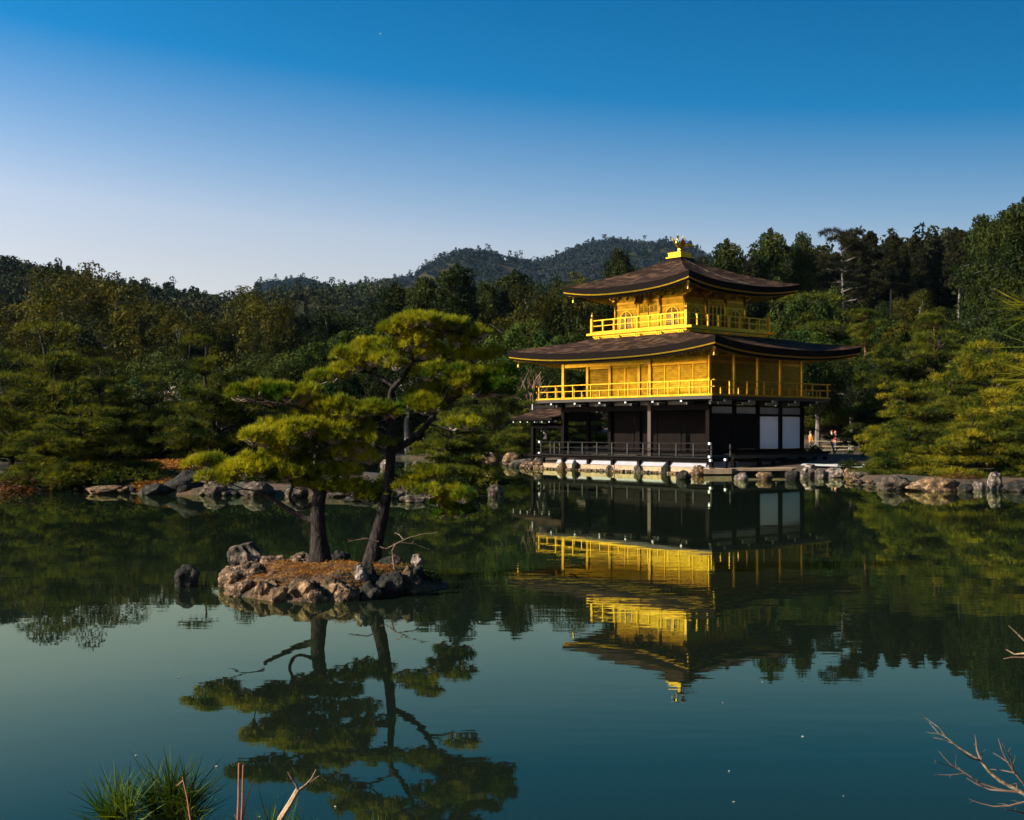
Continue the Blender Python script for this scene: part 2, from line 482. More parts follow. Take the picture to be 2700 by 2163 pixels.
def water_material():
    m = bpy.data.materials.new('pond_water')
    m.use_nodes = True
    t = m.node_tree
    # murky water: dark green body under a reflecting surface, both a little teal
    t.nodes.remove(t.nodes['Principled BSDF'])
    df = t.nodes.new('ShaderNodeBsdfDiffuse')
    df.inputs['Color'].default_value = (0.0060, 0.0098, 0.0058, 1)
    gl = t.nodes.new('ShaderNodeBsdfGlossy')
    gl.inputs['Color'].default_value = (0.80, 0.93, 0.64, 1)
    gl.inputs['Roughness'].default_value = 0.012
    fr = t.nodes.new('ShaderNodeFresnel')
    fr.inputs['IOR'].default_value = 1.42
    b = t.nodes.new('ShaderNodeMixShader')
    t.links.new(fr.outputs[0], b.inputs[0])
    t.links.new(df.outputs[0], b.inputs[1])
    t.links.new(gl.outputs[0], b.inputs[2])
    t.links.new(b.outputs[0], t.nodes['Material Output'].inputs['Surface'])
    g = t.nodes.new('ShaderNodeNewGeometry')
    mp = t.nodes.new('ShaderNodeMapping')
    mp.inputs['Scale'].default_value = (0.35, 1.0, 1.0)
    t.links.new(g.outputs['Position'], mp.inputs['Vector'])
    n1 = t.nodes.new('ShaderNodeTexNoise')
    n1.inputs['Scale'].default_value = 1.1
    n1.inputs['Detail'].default_value = 3.0
    n2 = t.nodes.new('ShaderNodeTexNoise')
    n2.inputs['Scale'].default_value = 5.0
    n2.inputs['Detail'].default_value = 2.0
    pt = t.nodes.new('ShaderNodeTexNoise')               # calm and breezy patches
    pt.inputs['Scale'].default_value = 0.09
    pt.inputs['Detail'].default_value = 2.0
    pr = t.nodes.new('ShaderNodeMapRange')
    pr.inputs['From Min'].default_value = 0.42
    pr.inputs['From Max'].default_value = 0.66
    pr.inputs['To Min'].default_value = 0.25
    pr.inputs['To Max'].default_value = 1.5
    for n in (n1, n2, pt): t.links.new(mp.outputs['Vector'], n.inputs['Vector'])
    t.links.new(pt.outputs['Fac'], pr.inputs['Value'])
    ad = t.nodes.new('ShaderNodeMath'); ad.operation = 'MULTIPLY_ADD'
    t.links.new(n2.outputs['Fac'], ad.inputs[0])
    ad.inputs[1].default_value = 0.22
    t.links.new(n1.outputs['Fac'], ad.inputs[2])
    ml = t.nodes.new('ShaderNodeMath'); ml.operation = 'MULTIPLY'
    t.links.new(ad.outputs[0], ml.inputs[0])
    t.links.new(pr.outputs[0], ml.inputs[1])
    bp = t.nodes.new('ShaderNodeBump')
    bp.inputs['Strength'].default_value = 1.0
    bp.inputs['Distance'].default_value = 0.0026
    t.links.new(ml.outputs[0], bp.inputs['Height'])
    for n in (df, gl, fr): t.links.new(bp.outputs['Normal'], n.inputs['Normal'])
    return m
wv = [(-100, 1.0, 0), (75, 1.0, 0), (75, 110, 0), (-100, 110, 0)]
pond = MB().poly(wv).build('pond_water', water_material())
tag(pond, kind='structure')
# ------------------------------------------------------------------ golden pavilion
pv = empty('golden_pavilion', PAV_O, PAV_R)
tag(pv, 'three storey golden pavilion with curved bark roofs standing at the edge of the pond', 'pavilion')

def part(mb, name, mat, parent=None, smooth=False, kind=None):
    return mb.build(name, mat, parent if parent is not None else pv, smooth, kind)

def cpart(src, dx, dy, dz=0.0, parent=None, rz=0.0):
    """a copy of a part (and its sub-parts) moved inside the pavilion"""
    o = src.copy(); COL.objects.link(o)
    o.location = (src.location.x + dx, src.location.y + dy, src.location.z + dz)
    if rz: o.rotation_euler = (0, 0, rz)
    if parent is not None: o.parent = parent
    for ch in src.children:
        c = ch.copy(); COL.objects.link(c); c.parent = o
    return o

def local(mb, name, mat, loc, parent=None, smooth=False, rz=0.0):
    """shape built round its own origin, placed at loc"""
    o = mb.build(name, mat, parent if parent is not None else pv, smooth)
    o.location = loc
    if rz: o.rotation_euler = (0, 0, rz)
    return o

# ---- curved roofs
def roof_surface(c, h, i, z_mid, up, z_in, prof, ns=36, ntt=12, pw=2.7, flare=0.16, inset=0.0, dz=0.0):
    """four slopes between the eave rectangle h and the inner rectangle i; returns (verts, faces, eave rings)"""
    vs, fs = [], []
    rings = []
    for side in range(4):
        hx, hy = (h[0], h[1]) if side % 2 == 0 else (h[1], h[0])
        ix, iy = (i[0], i[1]) if side % 2 == 0 else (i[1], i[0])
        b = len(vs)
        for a in range(ns + 1):
            s = -1 + 2 * a / ns
            s = math.copysign(abs(s) ** 0.8, s)
            cu = abs(s) ** pw
            ex = s * (hx - inset) + math.copysign(flare * cu, s)
            ey = -(hy - inset) - flare * cu
            ze = z_mid + up * cu + dz
            for k in range(ntt + 1):
                t = k / ntt
                p = prof(t)
                x = ex * (1 - t) + s * ix * t
                y = ey * (1 - t) - iy * t
                z = ze * (1 - p) + z_in * p
                ang = side * PI / 2
                ca, sa = round(math.cos(ang)), round(math.sin(ang))
                vs.append((c[0] + ca * x - sa * y, c[1] + sa * x + ca * y, z))
                if k == 0: rings.append(vs[-1])
        w = ntt + 1
        for a in range(ns):
            for k in range(ntt):
                fs.append((b + a * w + k, b + (a + 1) * w + k, b + (a + 1) * w + k + 1, b + a * w + k + 1))
    return vs, fs, rings

def ring_band(rings, c, top, bot, inn_top, inn_bot):
    """a closed band under the eave: outer ring lowered by top..bot and moved towards the centre"""
    vs, fs = [], []
    n = len(rings)
    def mv(p, d, dz):
        v = Vector((p[0] - c[0], p[1] - c[1], 0))
        L_ = max(abs(v.x), abs(v.y))
        k = (v.length - d) / v.length
        return (c[0] + v.x * k, c[1] + v.y * k, p[2] + dz)
    for p in rings:
        vs += [mv(p, inn_top, top), mv(p, inn_bot, bot), mv(p, inn_bot + 0.35, bot), mv(p, inn_top + 0.35, top)]
    for k in range(n):
        q = (k + 1) % n
        for j in range(4):
            j2 = (j + 1) % 4
            fs.append((k * 4 + j, k * 4 + j2, q * 4 + j2, q * 4 + j))
    return vs, fs

def make_roof(name, c, h, i, z_mid, up, z_in, prof, th, wall, z_wall, label=None, spacing=0.32):
    vs, fs, rings = roof_surface(c, h, i, z_mid, up, z_in, prof)
    ro = part(MB().add(vs, fs), name, M['bark_roof'], smooth=True)
    if label: ro['label'] = label
    v2, f2 = ring_band(rings, c, -0.004, -th, 0.0, 0.10)
    part(MB().add(v2, f2), 'eave_edge', M['eave'], ro)
    v3, f3 = ring_band(rings, c, -th - 0.004, -th - 0.075, 0.11, 0.13)
    part(MB().add(v3, f3), 'eave_trim', M['gold'], ro)
    # a second, lower lip and the golden underside that rises to the wall
    v4, f4 = ring_band(rings, c, -th - 0.079, -th - 0.20, 0.24, 0.30)
    part(MB().add(v4, f4), 'eave_lip', M['eave'], ro)
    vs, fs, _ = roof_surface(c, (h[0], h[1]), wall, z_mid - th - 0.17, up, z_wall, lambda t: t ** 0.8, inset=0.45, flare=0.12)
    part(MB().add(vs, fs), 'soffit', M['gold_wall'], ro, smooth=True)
    mb = MB()
    for side in range(4):
        hx, hy = (h[0], h[1]) if side % 2 == 0 else (h[1], h[0])
        wx, wy = (wall[0], wall[1]) if side % 2 == 0 else (wall[1], wall[0])
        ca, sa = round(math.cos(side * PI / 2)), round(math.sin(side * PI / 2))
        n = int(2 * hx / spacing)
        for k in range(1, n):
            s = -1 + 2 * k / n
            cu = abs(s) ** 2.7
            p0 = (s * (hx - 0.5), -(hy - 0.52) - 0.1 * cu, z_mid + up * cu - th - 0.22)
            p1 = (s * wx, -wy + 0.02, z_wall - 0.05)
            T = lambda p: (c[0] + ca * p[0] - sa * p[1], c[1] + sa * p[0] + ca * p[1], p[2])
            mb.beam(T(p0), T(p1), 0.07, 0.09)
    part(mb, 'rafter_row', M['gold_wall'], ro, kind='stuff')
    for sx in (-1, 1):
        for sy in (-1, 1):
            tip = Vector((c[0] + sx * (h[0] - 0.35), c[1] + sy * (h[1] - 0.35), z_mid + up - th - 0.24))
            wl = Vector((c[0] + sx * wall[0], c[1] + sy * wall[1], z_wall - 0.25))
            cb = part(MB().beam(wl, tip, 0.16, 0.20).beam(tip, tip + (tip - wl).normalized() * 0.28, 0.11, 0.13), 'corner_rafter', M['gold'], ro)
            bell = MB().lathe((tip.x, tip.y, tip.z - 0.42), [(0.075, 0), (0.065, 0.08), (0.05, 0.16), (0.012, 0.2), (0.012, 0.32)], 8)
            part(bell, 'wind_bell', M['gold'], ro)
    return ro

CX3, CY3, S3 = -PW / 2, PD / 2, 2.745
upper = make_roof('upper_roof', (CX3, CY3), (4.93, 4.93), (0.62, 0.62), 10.76, 0.40, 12.66, lambda t: 0.50 * t + 0.50 * t * t, 0.34,
                  (S3, S3), 10.80)
lower = make_roof('lower_roof', (CX3, CY3), (PW / 2 + 2.36, PD / 2 + 2.36), (3.55, 3.55), 6.86, 0.44, 7.98, lambda t: 0.60 * t + 0.40 * t * t, 0.36,
                  (PW / 2, PD / 2), 6.78)
# the bead chain that runs down the east slope
mb = MB()
for k in range(46):
    t = 1 - k / 45 * 0.97
    p = 0.52 * t + 0.48 * t * t
    x = CX3 + 4.93 * (1 - t) + 0.62 * t
    mb.lathe((x, CY3 - 0.35 + 0.9 * (1 - t), 10.78 * (1 - p) + 12.66 * p + 0.01), [(0.0, 0), (0.035, 0.03), (0.0, 0.075)], 5)
part(mb, 'bead_chain', M['stone_pale'], upper, kind='stuff')

# ---- finial: stepped pedestal and the phoenix, looking south
b = MB().box(-0.62, 0.62, -0.62, 0.62, 12.56, 12.79)
part(b, 'ridge_plinth', M['eave']).location = (CX3, CY3, 0)
ped = part(MB().box(-0.60, 0.60, -0.60, 0.60, 12.79, 12.88), 'pedestal', M['gold'])
ped.location = (CX3, CY3, 0)
part(MB().box(-0.49, 0.49, -0.49, 0.49, 12.883, 13.10).box(-0.52, 0.52, -0.52, 0.52, 13.10, 13.14), 'pedestal_box', M['gold'], ped)
for sx in (-0.25, 0.1, 0.38):
    part(MB().box(0.491, 0.505, sx - 0.02, sx + 0.02, 12.89, 13.09), 'pedestal_strip', M['gold'], ped)
ph = empty('phoenix_finial', (CX3, CY3, 13.14), PI / 2, pv)      # local +x is backwards (north)
part(MB().lathe((-0.08, 0, 0), [(0.16, 0), (0.12, 0.03), (0.05, 0.05)], 10), 'perch', M['gold'], ph)
body = MB().tube([(-0.30, 0, .50), (-0.22, 0, .44), (-0.08, 0, .40), (0.08, 0, .42), (0.22, 0, .46), (0.30, 0, 0.5)], [.05, .12, .15, .14, .09, .03], 10)
body.tube([(-0.24, 0, .46), (-0.31, 0, .58), (-0.27, 0, .72), (-0.20, 0, .82), (-0.22, 0, .90), (-0.27, 0, 0.93)], [.09, .07, .05, .045, .055, .03], 8)
body.tube([(-0.25, 0, .91), (-0.32, 0, .90), (-0.37, 0, .85)], [.035, .025, .005], 6)
bo = part(body, 'body', M['gold'], ph, smooth=True)
part(MB().prism([(-0.24, -.012, .93), (-0.31, -.012, 1.05), (-0.24, -.012, 1.02), (-0.20, -.012, 1.14), (-0.15, -.012, 1.03), (-0.08, -.012, 1.04), (-0.12, -.012, .92), (-0.1, -.012, .80), (-0.18, -.012, .84)], (0, .024, 0)), 'crest', M['gold'], ph)
for s in (-1, 1):
    w = MB()
    for k in range(6):
        a = 0.35 + 0.22 * k
        base = Vector((-0.12 + 0.055 * k, s * 0.12, .46))
        tip = base + Vector((-0.10 + 0.11 * k, s * (0.34 - 0.03 * k), 0.50 - 0.075 * k))
        d = Vector((0.045, 0, 0.0))
        mid = base.lerp(tip, 0.6) + Vector((0.0, s * 0.03, 0.02))
        w.prism([base - d, mid - d * 1.2, tip, mid + d * 1.2, base + d], (0.0, s * 0.022, 0.004))
    part(w, 'wing', M['gold'], ph)
    part(MB().tube([(-0.02, s * 0.06, .32), (-0.07, s * 0.06, .18), (-0.08, s * 0.06, .03)], [.045, .022, .02], 6), 'leg', M['gold'], ph)
for k in range(7):
    a = (k - 3) * 0.13
    pts = [(0.22, a * 0.3, .48), (0.38, a * 0.8, .58 - abs(a) * .2), (0.54, a * 1.3, .50 - 0.03 * k), (0.68, a * 1.7, .36 - 0.02 * k), (0.80, a * 1.9, .32 - .03 * k)]
    part(MB().tube(pts, [.03, .04, .036, .026, .008], 6), 'tail_feather', M['gold'], ph, smooth=True)

# ---- third storey
z3 = 8.29
g3 = MB()
part(MB().box(CX3 - 3.66, CX3 + 3.66, CY3 - 3.66, CY3 + 3.66, 7.62, 8.00), 'balcony_skirt', M['gold'])
part(MB().box(CX3 - 3.74, CX3 + 3.74, CY3 - 3.74, CY3 + 3.74, 8.003, 8.10), 'balcony_beam', M['gold'])
part(MB().box(CX3 - 3.86, CX3 + 3.86, CY3 - 3.86, CY3 + 3.86, 8.13, 8.29), 'balcony_deck', M['gold'])
part(MB().box(CX3 - 3.68, CX3 + 3.68, CY3 - 3.68, CY3 + 3.68, 8.10, 8.13), 'balcony_joint', M['lattice_dark'])
for sx in (-1, 1):
    for sy in (-1, 1):
        part(MB().box(-.33, .33, -.06, .06, 0, .13), 'beam_end', M['gold']).location = (CX3 + sx * 3.86, CY3 + sy * 3.78, 8.14)
# three-dot brackets on the skirt
bk = MB()
for dx in (-.16, 0, .16):
    bk.box(dx - .05, dx + .05, -.15, .0, 0.10, .19)
bk.box(-.22, .22, -.09, .0, .03, .10).box(-.045, .045, -.12, 0, -.06, .03)
me_bk = bk.mesh('bracket', M['gold'])
for side in range(4):
    ca, sa = round(math.cos(side * PI / 2)), round(math.sin(side * PI / 2))
    for k in range(5):
        t = -3.35 + 6.7 * k / 4
        o = link('bracket', me_bk, pv)
        o.location = (CX3 + ca * t + sa * 3.66, CY3 + sa * t - ca * 3.66, 7.86)
        o.rotation_euler = (0, 0, side * PI / 2)
# walls: four panels a bay, as seen between round posts
def plane(side, c, half):
    """maps (a along the wall, out from it, z) to pavilion coordinates for one side of a rectangle; side 0 south, 1 east"""
    ca, sa = round(math.cos(side * PI / 2)), round(math.sin(side * PI / 2))
    hy = half[1] if side % 2 == 0 else half[0]
    return lambda a, o, z: (c[0] + ca * a + sa * (hy + o), c[1] + sa * a - ca * (hy + o), z)

def wbox(mb, P, a0, a1, o0, o1, z0, z1):
    p = [P(a0, o0, z0), P(a1, o0, z0), P(a1, o1, z0), P(a0, o1, z0), P(a0, o0, z1), P(a1, o0, z1), P(a1, o1, z1), P(a0, o1, z1)]
    mb.add(p, [(0, 1, 2, 3), (7, 6, 5, 4), (0, 4, 5, 1), (1, 5, 6, 2), (2, 6, 7, 3), (3, 7, 4, 0)])
    return mb

def arch_outline(w, h):
    """half outline of a bell-shaped window, from the sill up to the point"""
    pts = [(0.56, 0), (0.52, 0.12), (0.485, 0.30), (0.48, 0.62), (0.45, 0.76), (0.37, 0.87), (0.24, 0.94), (0.10, 0.975), (0.0, 1.0)]
    r = [(x * w, z * h) for x, z in pts]
    return r + [(-x, z) for x, z in reversed(r[:-1])]

def arched_window(P, a, z, w, h):
    o = arch_outline(w, h)
    oo = arch_outline(w * 1.16, h * 1.05)
    pane = MB().prism([P(a + x, 0.006, z + q) for x, q in o], Vector(P(0, 0.012, 0)) - Vector(P(0, 0, 0)))
    win = part(pane, 'arched_window', M['lattice_dark'])
    fr = MB()
    n = len(o)
    vs = [P(a + x, 0.004, z + q) for x, q in o] + [P(a + x, 0.004, z + q) for x, q in oo]
    vs += [P(a + x, 0.05, z + q) for x, q in o] + [P(a + x, 0.05, z + q) for x, q in oo]
    fs = []
    for k in range(n - 1):
        fs += [(2 * n + k, 2 * n + k + 1, 3 * n + k + 1, 3 * n + k), (k, k + 1, 2 * n + k + 1, 2 * n + k), (n + k, 3 * n + k, 3 * n + k + 1, n + k + 1)]
    fr.add(vs, fs)
    part(fr, 'window_frame', M['gold'], win)
    la = MB()
    def half_w(q):
        r = [(x, y) for x, y in o if x >= 0]
        for (x0, y0), (x1, y1) in zip(r, r[1:]):
            if y0 <= q <= y1: return x0 + (x1 - x0) * (q - y0) / max(1e-6, y1 - y0)
        return 0
    for x in np.linspace(-0.42 * w, 0.42 * w, 9):
        top = max([q for q in np.linspace(0, h, 40) if half_w(q) > abs(x) + .01] or [0])
        wbox(la, P, a + x - .013, a + x + .013, .019, .035, z + .01, z + top)
    for q in np.linspace(0.1, 0.86, 5) * h:
        hw = half_w(q)
        wbox(la, P, a - hw, a + hw, .019, .032, z + q - .012, z + q + .012)
    part(la, 'window_lattice', M['gold_wall'], win, kind='stuff')
    part(wbox(MB(), P, a - .035, a + .035, .036, .06, z, z + h * .97), 'mullion', M['gold'], win)
    return win

C3 = (CX3, CY3)
for side in range(4):
    P = plane(side, C3, (S3, S3))
    for k in range(3):
        a0 = -S3 + 2 * S3 / 3 * k
        a1 = a0 + 2 * S3 / 3
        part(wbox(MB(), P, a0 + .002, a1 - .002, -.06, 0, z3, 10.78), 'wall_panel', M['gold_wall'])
        for zz in (9.62, 9.98):
            part(wbox(MB(), P, a0 + .1, a1 - .1, .001, .03, zz, zz + (.06 if zz < 9.9 else .10)), 'wall_rail', M['gold'])
        if k != 1 and side in (0, 1):
            arched_window(P, (a0 + a1) / 2, z3 + .05, 0.92, 1.18)
    for k in range(4):
        a = -S3 + 2 * S3 / 3 * k
        x, y, z = P(a, 0.03, z3)
        if k < 3:
            part(MB().tube([(x, y, z3), (x, y, 10.72)], 0.085, 10), 'round_post', M['gold'], smooth=True)
            # bracket cluster on the post head: crossing arms with small blocks
            bc = MB()
            wbox(bc, P, a - .10, a + .10, .03, .22, 10.16, 10.26)
            wbox(bc, P, a - .34, a + .34, .06, .16, 10.28, 10.37)
            wbox(bc, P, a - .05, a + .05, .03, .52, 10.28, 10.37)
            for da, do in ((-.30, .11), (.30, .11), (0, .11), (0, .46)):
                wbox(bc, P, a + da - .075, a + da + .075, do - .075, do + .075, 10.373, 10.47)
            wbox(bc, P, a - .30, a + .30, .40, .52, 10.473, 10.55)
            part(bc, 'post_bracket', M['gold'])
        if k < 3:
            am = a + S3 / 3
            mm_ = MB()
            wbox(mm_, P, am - .06, am + .06, .01, .14, 10.2, 10.34)
            wbox(mm_, P, am - .14, am + .14, .01, .12, 10.343, 10.41)
            part(mm_, 'strut_block', M['gold'])
# south door: two leaves, grids in their heads
P = plane(0, C3, (S3, S3))
for s in (-1, 1):
    dr = part(wbox(MB(), P, s * .40 - .36, s * .40 + .36, .002, .05, z3 + .03, 9.86), 'door', M['gold_wall'])
    for q in (-.17, .17):
        a = s * .40 + q
        wg = part(wbox(MB(), P, a - .13, a + .13, .052, .058, 9.36, 9.72), 'window', M['lattice_dark'], dr)
        wg.name = 'door_window'
        gr = MB()
        for x in np.linspace(-.11, .11, 5): wbox(gr, P, a + x - .010, a + x + .010, .059, .075, 9.36, 9.72)
        for zz in (9.42, 9.54, 9.66): wbox(gr, P, a - .13, a + .13, .059, .071, zz - .010, zz + .010)
        part(gr, 'door_grid', M['gold_wall'], dr, kind='stuff')
    for zz in (9.26, 9.12, 8.72):
        part(wbox(MB(), P, s * .40 - .35, s * .40 + .35, .052, .062, zz, zz + .035), 'door_batten', M['gold'], dr)
    part(wbox(MB(), P, s * .80 - .04, s * .80 + .04, .0, .10, z3, 10.0), 'door_jamb', M['gold'])
# east door: pane darkened to stand for the unlit interior, upright bars before it
P = plane(1, C3, (S3, S3))
dw_ = part(wbox(MB(), P, -.74, .74, .002, .012, z3 + .03, 9.75), 'doorway_dark_pane', M['lattice_dark'])
for a in (-.72, -.36, .0, .36, .72):
    bar = part(wbox(MB(), P, a - .045, a + .045, .014, .12, z3, 9.72 if abs(a) < .5 else 9.9), 'door_bar', M['gold'], dw_)
    for zz in (8.75, 9.0): part(wbox(MB(), P, a - .06, a + .06, .0, .14, zz, zz + .07), 'bar_block', M['gold'], dw_)
# name plaque hung under the eave, tilted forwards; its writing is the storey's name
plq = empty('name_plaque', (CX3 - .30, CY3 - S3 - .42, 10.30), 0, pv)
plq.rotation_euler = (R(-24), 0, R(6))
part(MB().box(-.24, .24, -.03, .03, -.44, .40), 'plaque_board', M['black'], plq)
part(MB().box(-.30, -.24, -.05, .05, -.5, .46).box(.24, .30, -.05, .05, -.5, .46).box(-.24, .24, -.05, .05, .40, .46).box(-.24, .24, -.05, .05, -.5, -.44), 'plaque_frame', M['gold'], plq)
for k in range(3):
    cu_ = bpy.data.curves.new('plaque_letter', 'FONT')
    cu_.body = '究竟頂'[k]
    cu_.size = 0.27
    cu_.extrude = 0.006
    cu_.align_x = 'CENTER'
    cu_.align_y = 'CENTER'
    tmp = bpy.data.objects.new('plaque_letter', cu_)
    COL.objects.link(tmp)
    bpy.context.view_layer.update()
    me = bpy.data.meshes.new_from_object(tmp.evaluated_get(bpy.context.evaluated_depsgraph_get()))
    bpy.data.objects.remove(tmp)
    me.materials.clear(); me.materials.append(M['gold'])
    o = link('plaque_letter', me, plq)
    o.location = (0, -.038, .25 - .27 * k)
    o.rotation_euler = (R(90), 0, 0)

# ---- railings
def rail_run(p0, p1, n, z0, zt, zm, post_mb, short_mb, mats, rad, skip0=False, skip1=False, top_over=0.0, bottom=True):
    """posts and rails between two corners (pavilion coordinates); every piece its own part"""
    p0, p1 = Vector((*p0, 0)), Vector((*p1, 0))
    d = (p1 - p0).normalized()
    for k in range(n + 1):
        if (k == 0 and skip0) or (k == n and skip1): continue
        p = p0.lerp(p1, k / n)
        o = link('rail_post', post_mb, pv); o.location = (p.x, p.y, z0)
        if short_mb is not None and k < n:
            p = p0.lerp(p1, (k + .5) / n)
            o = link('rail_strut', short_mb, pv); o.location = (p.x, p.y, z0)
    e = d * top_over
    for z, r in ((zt, rad), (zm, rad * .85)) + (((z0 + rad, rad * 1.1),) if bottom else ()):
        a, b_ = p0 - e + Vector((0, 0, z)), p1 + e + Vector((0, 0, z))
        part(MB().beam(a, b_, r * 2, r * 2), 'rail', mats)

# third storey: capped corner posts
cp = MB().box(-.085, .085, -.085, .085, 0, .86).lathe((0, 0, .86), [(.10, 0), (.11, .05), (.07, .10), (.085, .16), (.075, .24), (.03, .32), (.0, .40)], 8)
cpm = cp.mesh('corner_post', M['gold'])
c3r = 3.76
for sx in (-1, 1):
    for sy in (-1, 1):
        o = link('corner_post', cpm, pv); o.location = (CX3 + sx * c3r, CY3 + sy * c3r, z3)
tp = MB().box(-.042, .042, -.042, .042, 0, .60).box(-.065, .065, -.065, .065, .60, .70).mesh('rail_post', M['gold'])
k3 = [(CX3 - c3r, CY3 - c3r), (CX3 + c3r, CY3 - c3r), (CX3 + c3r, CY3 + c3r), (CX3 - c3r, CY3 + c3r)]
for a in range(4):
    rail_run(k3[a], k3[(a + 1) % 4], 8, z3, 9.03, 8.69, tp, None, M['gold'], .030, skip0=True, skip1=True)

# ---- second storey
zd = 4.22
ov = 1.14
part(MB().box(-PW - ov - .06, ov + .06, -ov - .06, PD + ov + .06, 4.04, 4.215), 'deck', M['black'])
part(MB().box(-PW - ov - .10, ov + .10, -ov - .10, PD + ov + .10, 4.218, 4.27), 'deck_edge', M['gold'])
def sect(p0, p1, n):
    """deck edge boards with small joints"""
    p0, p1 = Vector((*p0, 0)), Vector((*p1, 0))
    for k in range(n):
        a, b_ = p0.lerp(p1, k / n), p0.lerp(p1, (k + 1) / n)
        g = (b_ - a).normalized() * .012
        part(MB().beam(a + g + Vector((0, 0, 4.295 + .008 * (k % 2))), b_ - g + Vector((0, 0, 4.295 + .008 * (k % 2))), .14, .045), 'edge_board', M['gold'])
r2 = 1.09
k2 = [(-PW - r2, -r2), (r2, -r2), (r2, PD + r2), (-PW - r2, PD + r2)]
tp2 = MB().box(-.034, .034, -.034, .034, 0, .76).mesh('rail_post', M['gold'])
sp2 = MB().box(-.03, .03, -.03, .03, 0, .42).mesh('rail_strut', M['gold'])
for a, n in ((0, 9), (1, 7), (2, 9), (3, 7)):
    rail_run(k2[a], k2[(a + 1) % 4], n, 4.27, 5.06, 4.70, tp2, sp2, M['gold'], .028, skip1=True, top_over=.22, bottom=False)
    sect(k2[a], k2[(a + 1) % 4], 7)
# posts
pm = MB().box(-.10, .10, -.10, .10, 4.27, 6.70).mesh('post', M['gold'])
rp2 = MB().tube([(0, 0, 4.27), (0, 0, 6.60)], .105, 12, False).mesh('round_post', M['gold'], True)
for x, y in ((-PW, 0), (-PW, 2.12), (-4.30, 0), (-9.57, 2.12), (-PW, PD), (-7.14, 2.15)):
    o = link('post', pm, pv); o.location = (x, y, 0)
for y in (0.0, 2.12, 4.24, 6.36, 8.48):
    o = link('round_post', rp2, pv); o.location = (0.03, y, 0)
# boarded shutters of the south front and the east wall: real boards with open joints
def boarded(P, a0, a1, z0, z1, name='shutter_panel', step=.118, mat='gold_wall'):
    mb = MB()
    n = int((z1 - z0) / step)
    rr = random.Random(int(abs(a0) * 100) + 7)
    for k in range(n):
        q = z0 + (z1 - z0) * k / n
        wbox(mb, P, a0, a1, -.05, rr.uniform(-.004, .006), q + .004, q + (z1 - z0) / n - .006)
    return part(mb, name, M[mat])
C2 = (-PW / 2, PD / 2)
PS = plane(0, C2, (PW / 2, PD / 2))
aS = lambda x: x + PW / 2                                  # along the south wall
for x0, x1 in ((-4.20, -3.23), (-3.15, -2.13), (-2.09, -1.12), (-1.09, -.12)):
    boarded(PS, aS(x0), aS(x1), 4.30, 6.02)
for x in (-3.19, -2.11, -1.105):
    part(wbox(MB(), PS, aS(x) - .035, aS(x) + .035, -.04, .03, 4.30, 6.04), 'batten', M['gold'])
part(wbox(MB(), PS, aS(-4.2), aS(-.12), -.06, .04, 6.045, 6.17), 'lintel', M['gold'])
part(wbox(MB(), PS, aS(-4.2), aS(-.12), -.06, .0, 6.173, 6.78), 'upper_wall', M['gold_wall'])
part(wbox(MB(), PS, aS(-PW), aS(-4.4), -.12, .06, 6.20, 6.40), 'lintel', M['gold'])
part(wbox(MB(), PS, aS(-PW), aS(-4.4), -.06, .0, 6.403, 6.78), 'upper_wall', M['gold_wall'])
PE = plane(1, C2, (PW / 2, PD / 2))
aE = lambda y: y - PD / 2
for k in range(4):
    y0 = k * 2.12
    boarded(PE, aE(y0 + .09), aE(y0 + 1.05), 4.30, 6.10, mat='gold_wall')
    boarded(PE, aE(y0 + 1.07), aE(y0 + 2.03), 4.30, 6.10, mat='gold_wall')
    part(wbox(MB(), PE, aE(y0 + .1), aE(y0 + 2.02), -.06, .02, 6.103, 6.25), 'lintel', M['gold'])
    part(wbox(MB(), PE, aE(y0 + .1), aE(y0 + 2.02), -.06, .0, 6.253, 6.78), 'upper_wall', M['gold_wall'])
# the recessed porch: back wall, return wall, ceiling
PB = lambda a, o, z: (a, 2.12 - o, z)
for x0, x1 in ((-9.47, -8.33), (-8.29, -7.24), (-7.04, -5.72), (-5.68, -4.40)):
    part(wbox(MB(), PB, x0, x1, -.05, .0, 4.30, 6.18), 'sliding_door', M['gold_wall'])
for x in (-8.31, -5.70):
    part(wbox(MB(), PB, x - .05, x + .05, -.02, .04, 4.30, 6.2), 'batten', M['gold'])
part(wbox(MB(), PB, -11.45, -4.36, -.06, .02, 6.19, 6.50), 'lintel', M['gold'])
lb = part(wbox(MB(), PB, -11.45, -9.67, -.06, -.03, 4.30, 6.18), 'lattice_panel', M['lattice_dark'])
lt = MB()
for k in range(18): wbox(lt, PB, -11.42 + k * .1, -11.42 + k * .1 + .035, -.028, .0, 4.9, 6.1)
for k in range(13): wbox(lt, PB, -11.44, -9.68, -.027, .004, 4.9 + k * .1, 4.9 + k * .1 + .035)
part(lt, 'lattice', M['gold_wall'], lb, kind='stuff')
part(wbox(MB(), PB, -11.44, -9.68, -.028, .01, 4.30, 4.86), 'lattice_skirt', M['gold_wall'], lb)
part(MB().box(-4.40, -4.30 - .003, .10, 2.12, 4.28, 6.78), 'return_wall', M['gold_wall'])
part(MB().box(-PW, -4.4, .06, 2.1, 6.52, 6.56), 'porch_ceiling', M['gold_wall'])
part(MB().box(-PW - .05, -PW + .05, 2.2, PD, 4.28, 6.78), 'west_wall', M['gold_wall']).name = 'side_wall'
part(MB().box(-PW + .05, -.06, PD - .08, PD - .005, 4.28, 6.78), 'rear_wall', M['gold_wall'])
part(MB().box(-PW, 0, 2.2, PD - .1, 4.22, 4.275), 'floor', M['gold_wall'])
